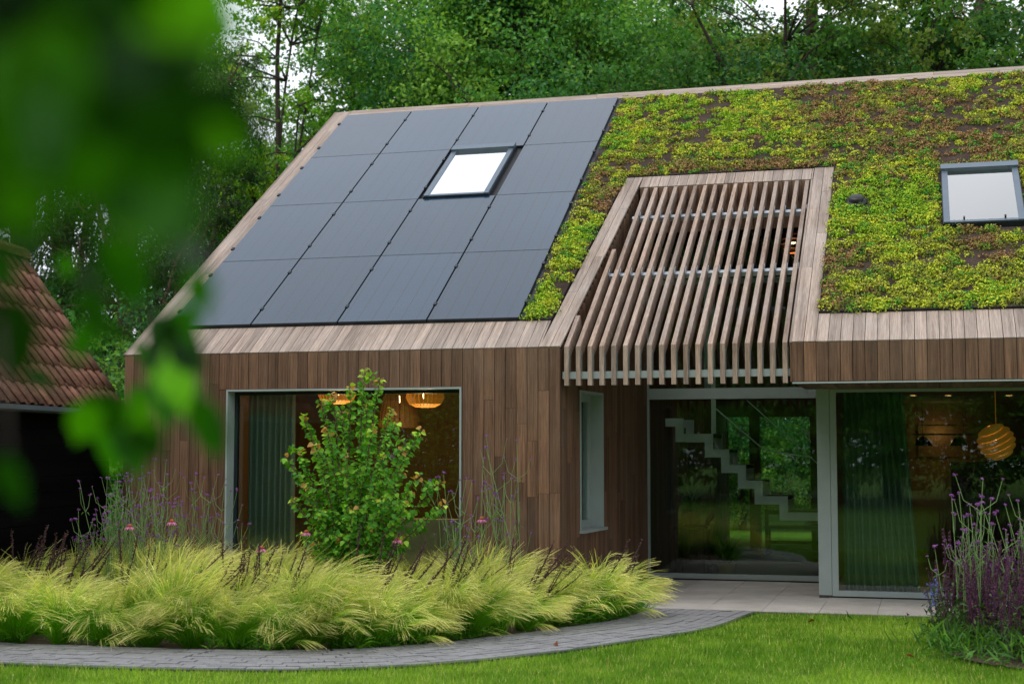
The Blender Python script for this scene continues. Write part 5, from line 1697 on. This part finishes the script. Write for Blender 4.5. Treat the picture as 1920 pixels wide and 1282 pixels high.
for k, (x, d, sc, rz) in enumerate([(232, 29, .92, .3), (118, 33, .95, 1.9), (330, 35, .9, 3.2), (20, 30, .9, 4.2)]):
    lb = ['conifer with a bare reddish trunk between barn and house', 'conifer above the barn ridge', 'dark conifer just left of the timber verge', 'conifer at the left picture edge behind the leaves'][k]
    plant('conifer', conA, gpos(x, d), sc, rz, lb, 'tree', gc, 'bark_red')
plant('willow_tree', wilA, gpos(395, 42), 1.0, .5, 'grey green willow with drooping sprays behind the blurred leaves', 'tree')
for k, (x, d, sc, rz) in enumerate([(285, 27, .9, .2), (180, 30, 1.0, 1.4), (70, 34, 1.1, 2.2), (360, 40, 1.2, 3.2), (470, 44, 1.3, 4.4), (1390, 33, .7, 5.0), (1520, 38, .8, .8), (1560, 33, .6, 2.0), (1450, 52, 1.3, 3.0), (600, 46, 1.25, 1.0)]):
    lb = ['bush between the barn roof and the house corner', 'bush behind the barn roof verge', 'bush behind the barn ridge', 'bush low behind the timber verge', 'bush at the foot of the slender tree', 'bush seen through the hall behind the stair', 'bush seen through the hall on the right', 'small bush by the rear door seen through the hall', 'far bush beyond the low building', 'bush behind the left end of the ridge'][k]
    plant('bush', bshA, gpos(x, d), sc, rz, lb, 'bush', gbsh)
# trees of the garden behind the viewer, seen mirrored in the glass
for k, (x, y, msh, sc, rz) in enumerate([(-6, -36, oakA, 1.1, .2), (1, -39, oakB, 1.15, 1.2), (8, -36, oakA, 1.15, 2.2), (15, -39, oakB, 1.1, 3.0), (22, -36, oakA, 1.15, 4.0), (29, -39, oakB, 1.1, 5.0), (-13, -38, oakB, 1.1, 5.0)]):
    plant('oak_tree', msh, (x, y, -.04), sc, rz, 'oak of the garden opposite, mirrored in the window glass', 'tree', 'oaks mirrored in the glass')
for k in range(12):
    plant('bush', bshA, (-12 + k * 3.7, -31 + (k % 2) * 1.5, -.04), 1.5, k * 1.1, 'bush of the garden opposite, mirrored in the window glass', 'bush', 'bushes mirrored in the glass')

# ================================================================ leaves close to the camera
def nearleaf(name='near tree leaf', a=(14, 40, 3), b_=(28, 72, 4), c_=(56, 120, 5), e=(104, 174, 6)):
    k = NT(name)
    oi = k.n('ShaderNodeObjectInfo')
    c = k.ramp(oi.outputs['Random'], [(0.0, lin(*a)), (0.33, lin(*b_)), (0.6, lin(*c_)), (1.0, lin(*e))])
    b = k.bsdf(c, 0.55, spec=0.25)
    tr = k.n('ShaderNodeBsdfTranslucent')
    hs = k.n('ShaderNodeVectorMath', operation='MULTIPLY'); hs.inputs[1].default_value = (1.5, 1.7, .4)
    k.l(c, hs.inputs[0]); k.l(hs.outputs[0], tr.inputs['Color'])
    m = k.n('ShaderNodeMixShader'); m.inputs[0].default_value = .42
    k.l(b.outputs[0], m.inputs[1]); k.l(tr.outputs[0], m.inputs[2])
    return k.done(m)
M['near_leaf'] = nearleaf()
M['shaded_leaf'] = nearleaf('shaded near tree leaf', (14, 40, 3), (22, 60, 4), (30, 78, 5), (44, 104, 6))  # leaf shading painted in: same leaf with a darker colour ramp
def lobed(seed):
    r = random.Random(seed)
    half = [(0, 0), (.06, .14), (.10, .28), (.26, .36), (.40, .40), (.54, .33), (.66, .28), (.82, .13), (1, 0)]
    half = [(a + r.uniform(-.02, .02), b * r.uniform(.9, 1.15)) if 0 < i < 8 else (a, b) for i, (a, b) in enumerate(half)]
    V = [(a, b, .14 * b - .16 * a * a) for a, b in half] + [(a, -b * r.uniform(.9, 1.1), .14 * b - .16 * a * a) for a, b in half[1:-1]]
    mid = [(a, 0, -.16 * a * a - .02) for a in (.25, .5, .75)]
    n = len(V); V += mid
    out = list(range(0, 9)) + list(range(n - 1, 8, -1))
    F = []
    def near(i):
        a = V[i][0]; return n + min(2, max(0, int(round(a * 4 - 1))))
    for i in range(len(out)):
        a, b = out[i], out[(i + 1) % len(out)]
        na, nb_ = near(a), near(b)
        F.append((a, b, nb_))
        if na != nb_: F.append((a, nb_, na))
    me = bpy.data.meshes.new('leaf'); me.from_pydata(V, [], F)
    me.polygons.foreach_set('use_smooth', [True] * len(me.polygons)); me.update()
    me.materials.append(M['near_leaf'])
    return me
nl_me = [lobed(k) for k in range(4)]
nt_ = empty('overhanging_tree', (0, 0, 0), 'tree whose out of focus green leaves hang close before the camera', 'tree')
def put_leaf(base, tip, width, roll, mesh, dark=False):
    base, tip = np.array(base), np.array(tip)
    L = np.linalg.norm(tip - base); d = (tip - base) / L
    s0 = nrm(np.cross(d, FW)); u0 = np.cross(s0, d)
    s = s0 * math.cos(roll) + u0 * math.sin(roll); u = np.cross(d, s)
    o = link('leaf', mesh, None, nt_)
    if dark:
        o.material_slots[0].link = 'OBJECT'; o.material_slots[0].material = M['shaded_leaf']
    mw = Matrix(((d[0] * L, s[0] * width, u[0] * L, base[0]), (d[1] * L, s[1] * width, u[1] * L, base[1]), (d[2] * L, s[2] * width, u[2] * L, base[2]), (0, 0, 0, 1)))
    o.matrix_world = mw
    return o
poly = [(-260, -260), (430, -260), (425, 20), (365, 110), (375, 190), (450, 245), (380, 280), (310, 330), (335, 400), (310, 445), (215, 460), (165, 430), (120, 390), (60, 340), (40, 420), (-260, 520)]
def inpoly(x, y):
    c = False
    for i in range(len(poly)):
        (x1, y1), (x2, y2) = poly[i], poly[i - 1]
        if (y1 > y) != (y2 > y) and x < (x2 - x1) * (y - y1) / (y2 - y1) + x1: c = not c
    return c
rl = random.Random(11)
cnt = 0
anchors = []
while cnt < 255:
    x, y = rl.uniform(-260, 430), rl.uniform(-260, 520)
    if not inpoly(x, y) or (y > 250 and rl.random() < .4): continue
    d = rl.uniform(.62, 1.15)
    base = px(x, y, d); anchors.append(base)
    L = rl.uniform(.034, .066)
    dr = RT * rl.gauss(.25, .6) - UP * abs(rl.gauss(.7, .35)) + FW * rl.gauss(0, .5)
    base2 = base - nrm(dr) * L * .5
    put_leaf(base2, base2 + nrm(dr) * L, L * rl.uniform(.9, 1.15), rl.gauss(0, .7), nl_me[cnt % 4]); cnt += 1
lowl = [((385, 180), (492, 285), .85, .8), ((370, 235), (455, 300), .8, .8), ((330, 370), (388, 452), .9, .8), ((350, 395), (300, 485), .95, .8), ((410, 10), (455, 90), .8, .8), ((280, 330), (345, 420), .85, .9), ((318, 585), (300, 700), 1.75, .75), ((312, 640), (345, 775), 1.7, .7), ((330, 620), (376, 700), 1.7, .8), ((300, 690), (318, 800), 2.1, .6), ((165, 735), (225, 830), 1.7, .75), ((385, 745), (398, 875), 1.5, .7), ((405, 770), (420, 850), 1.4, .5), ((225, 760), (205, 900), 1.8, .8), ((235, 780), (262, 905), 1.8, .65), ((245, 770), (285, 850), 1.8, .9), ((176, 755), (138, 838), 1.6, .9), ((190, 555), (158, 645), 1.5, .9), ((238, 450), (236, 600), 1.3, .9), ((5, 555), (32, 725), 1.3, .9), ((-20, 600), (40, 655), 1.4, .9), ((55, 690), (105, 735), 1.6, .8), ((-10, 470), (22, 555), 1.2, .9), ((10, 850), (34, 965), 1.2, .8), ((290, 660), (262, 720), 2.1, .9), ((330, 480), (390, 455), 1.1, 1.0), ((260, 520), (215, 560), 1.4, .9), ((205, 600), (232, 655), 1.7, .9)]
for k, (a, b, d, wf) in enumerate(lowl):
    A, B = px(*a, d), px(*b, d * rl.uniform(.97, 1.05))
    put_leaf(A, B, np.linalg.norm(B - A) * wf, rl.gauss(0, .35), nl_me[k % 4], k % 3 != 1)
for k in range(34):
    t = rl.random(); x, y = 90 + 250 * t + rl.gauss(0, 45), 420 + 330 * rl.random() ** .8 + 60 * t
    if 60 < x < 250 and y > 620: continue
    d = rl.uniform(1.15, 1.8); A = px(x, y, d); L = rl.uniform(.03, .055)
    dr = nrm(RT * rl.gauss(0, .45) - UP * 1.0 + FW * rl.gauss(0, .4))
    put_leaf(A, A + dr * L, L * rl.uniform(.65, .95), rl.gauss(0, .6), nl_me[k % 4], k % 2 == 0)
# branch wood: trunk to the left out of the picture, boughs and hanging twigs
m_ = MB(); tb0 = px(-1500, 641, 1.9)
m_.tube([(tb0[0], tb0[1], -.05), (tb0[0] + .03, tb0[1] + .02, 1.6), (tb0[0], tb0[1] + .05, 3.4)], [.13, .11, .09], 10); m_.build('trunk', M['bark'], nt_, True)
m_ = MB()
bough = [np.array([tb0[0], tb0[1], 2.1]), px(-700, -60, 1.3), px(-300, -40, 1.0), px(40, 60, .95), px(230, 190, 1.0), px(330, 330, 1.15)]
m_.tube(bough, [.03, .018, .011, .006, .004, .002], 6, False)
bough2 = [bough[1], px(-250, 250, 1.2), px(-60, 450, 1.25), px(0, 600, 1.3), px(15, 850, 1.2)]
m_.tube(bough2, [.012, .007, .005, .003, .002], 5, False)
bough3 = [bough[3], px(150, 330, 1.3), px(225, 450, 1.5), px(255, 560, 1.8), px(300, 600, 2.0), px(345, 650, 2.0)]
m_.tube(bough3, [.006, .005, .004, .003, .002, .0015], 5, False)
m_.tube([bough3[3], px(225, 660, 1.8), px(212, 735, 1.8), px(240, 770, 1.8)], [.003, .002, .0015, .001], 5, False)
m_.tube([bough3[5], px(370, 700, 1.7), px(378, 750, 1.5)], [.0015, .0012, .001], 5, False)
m_.build('branch', M['bark'], nt_)
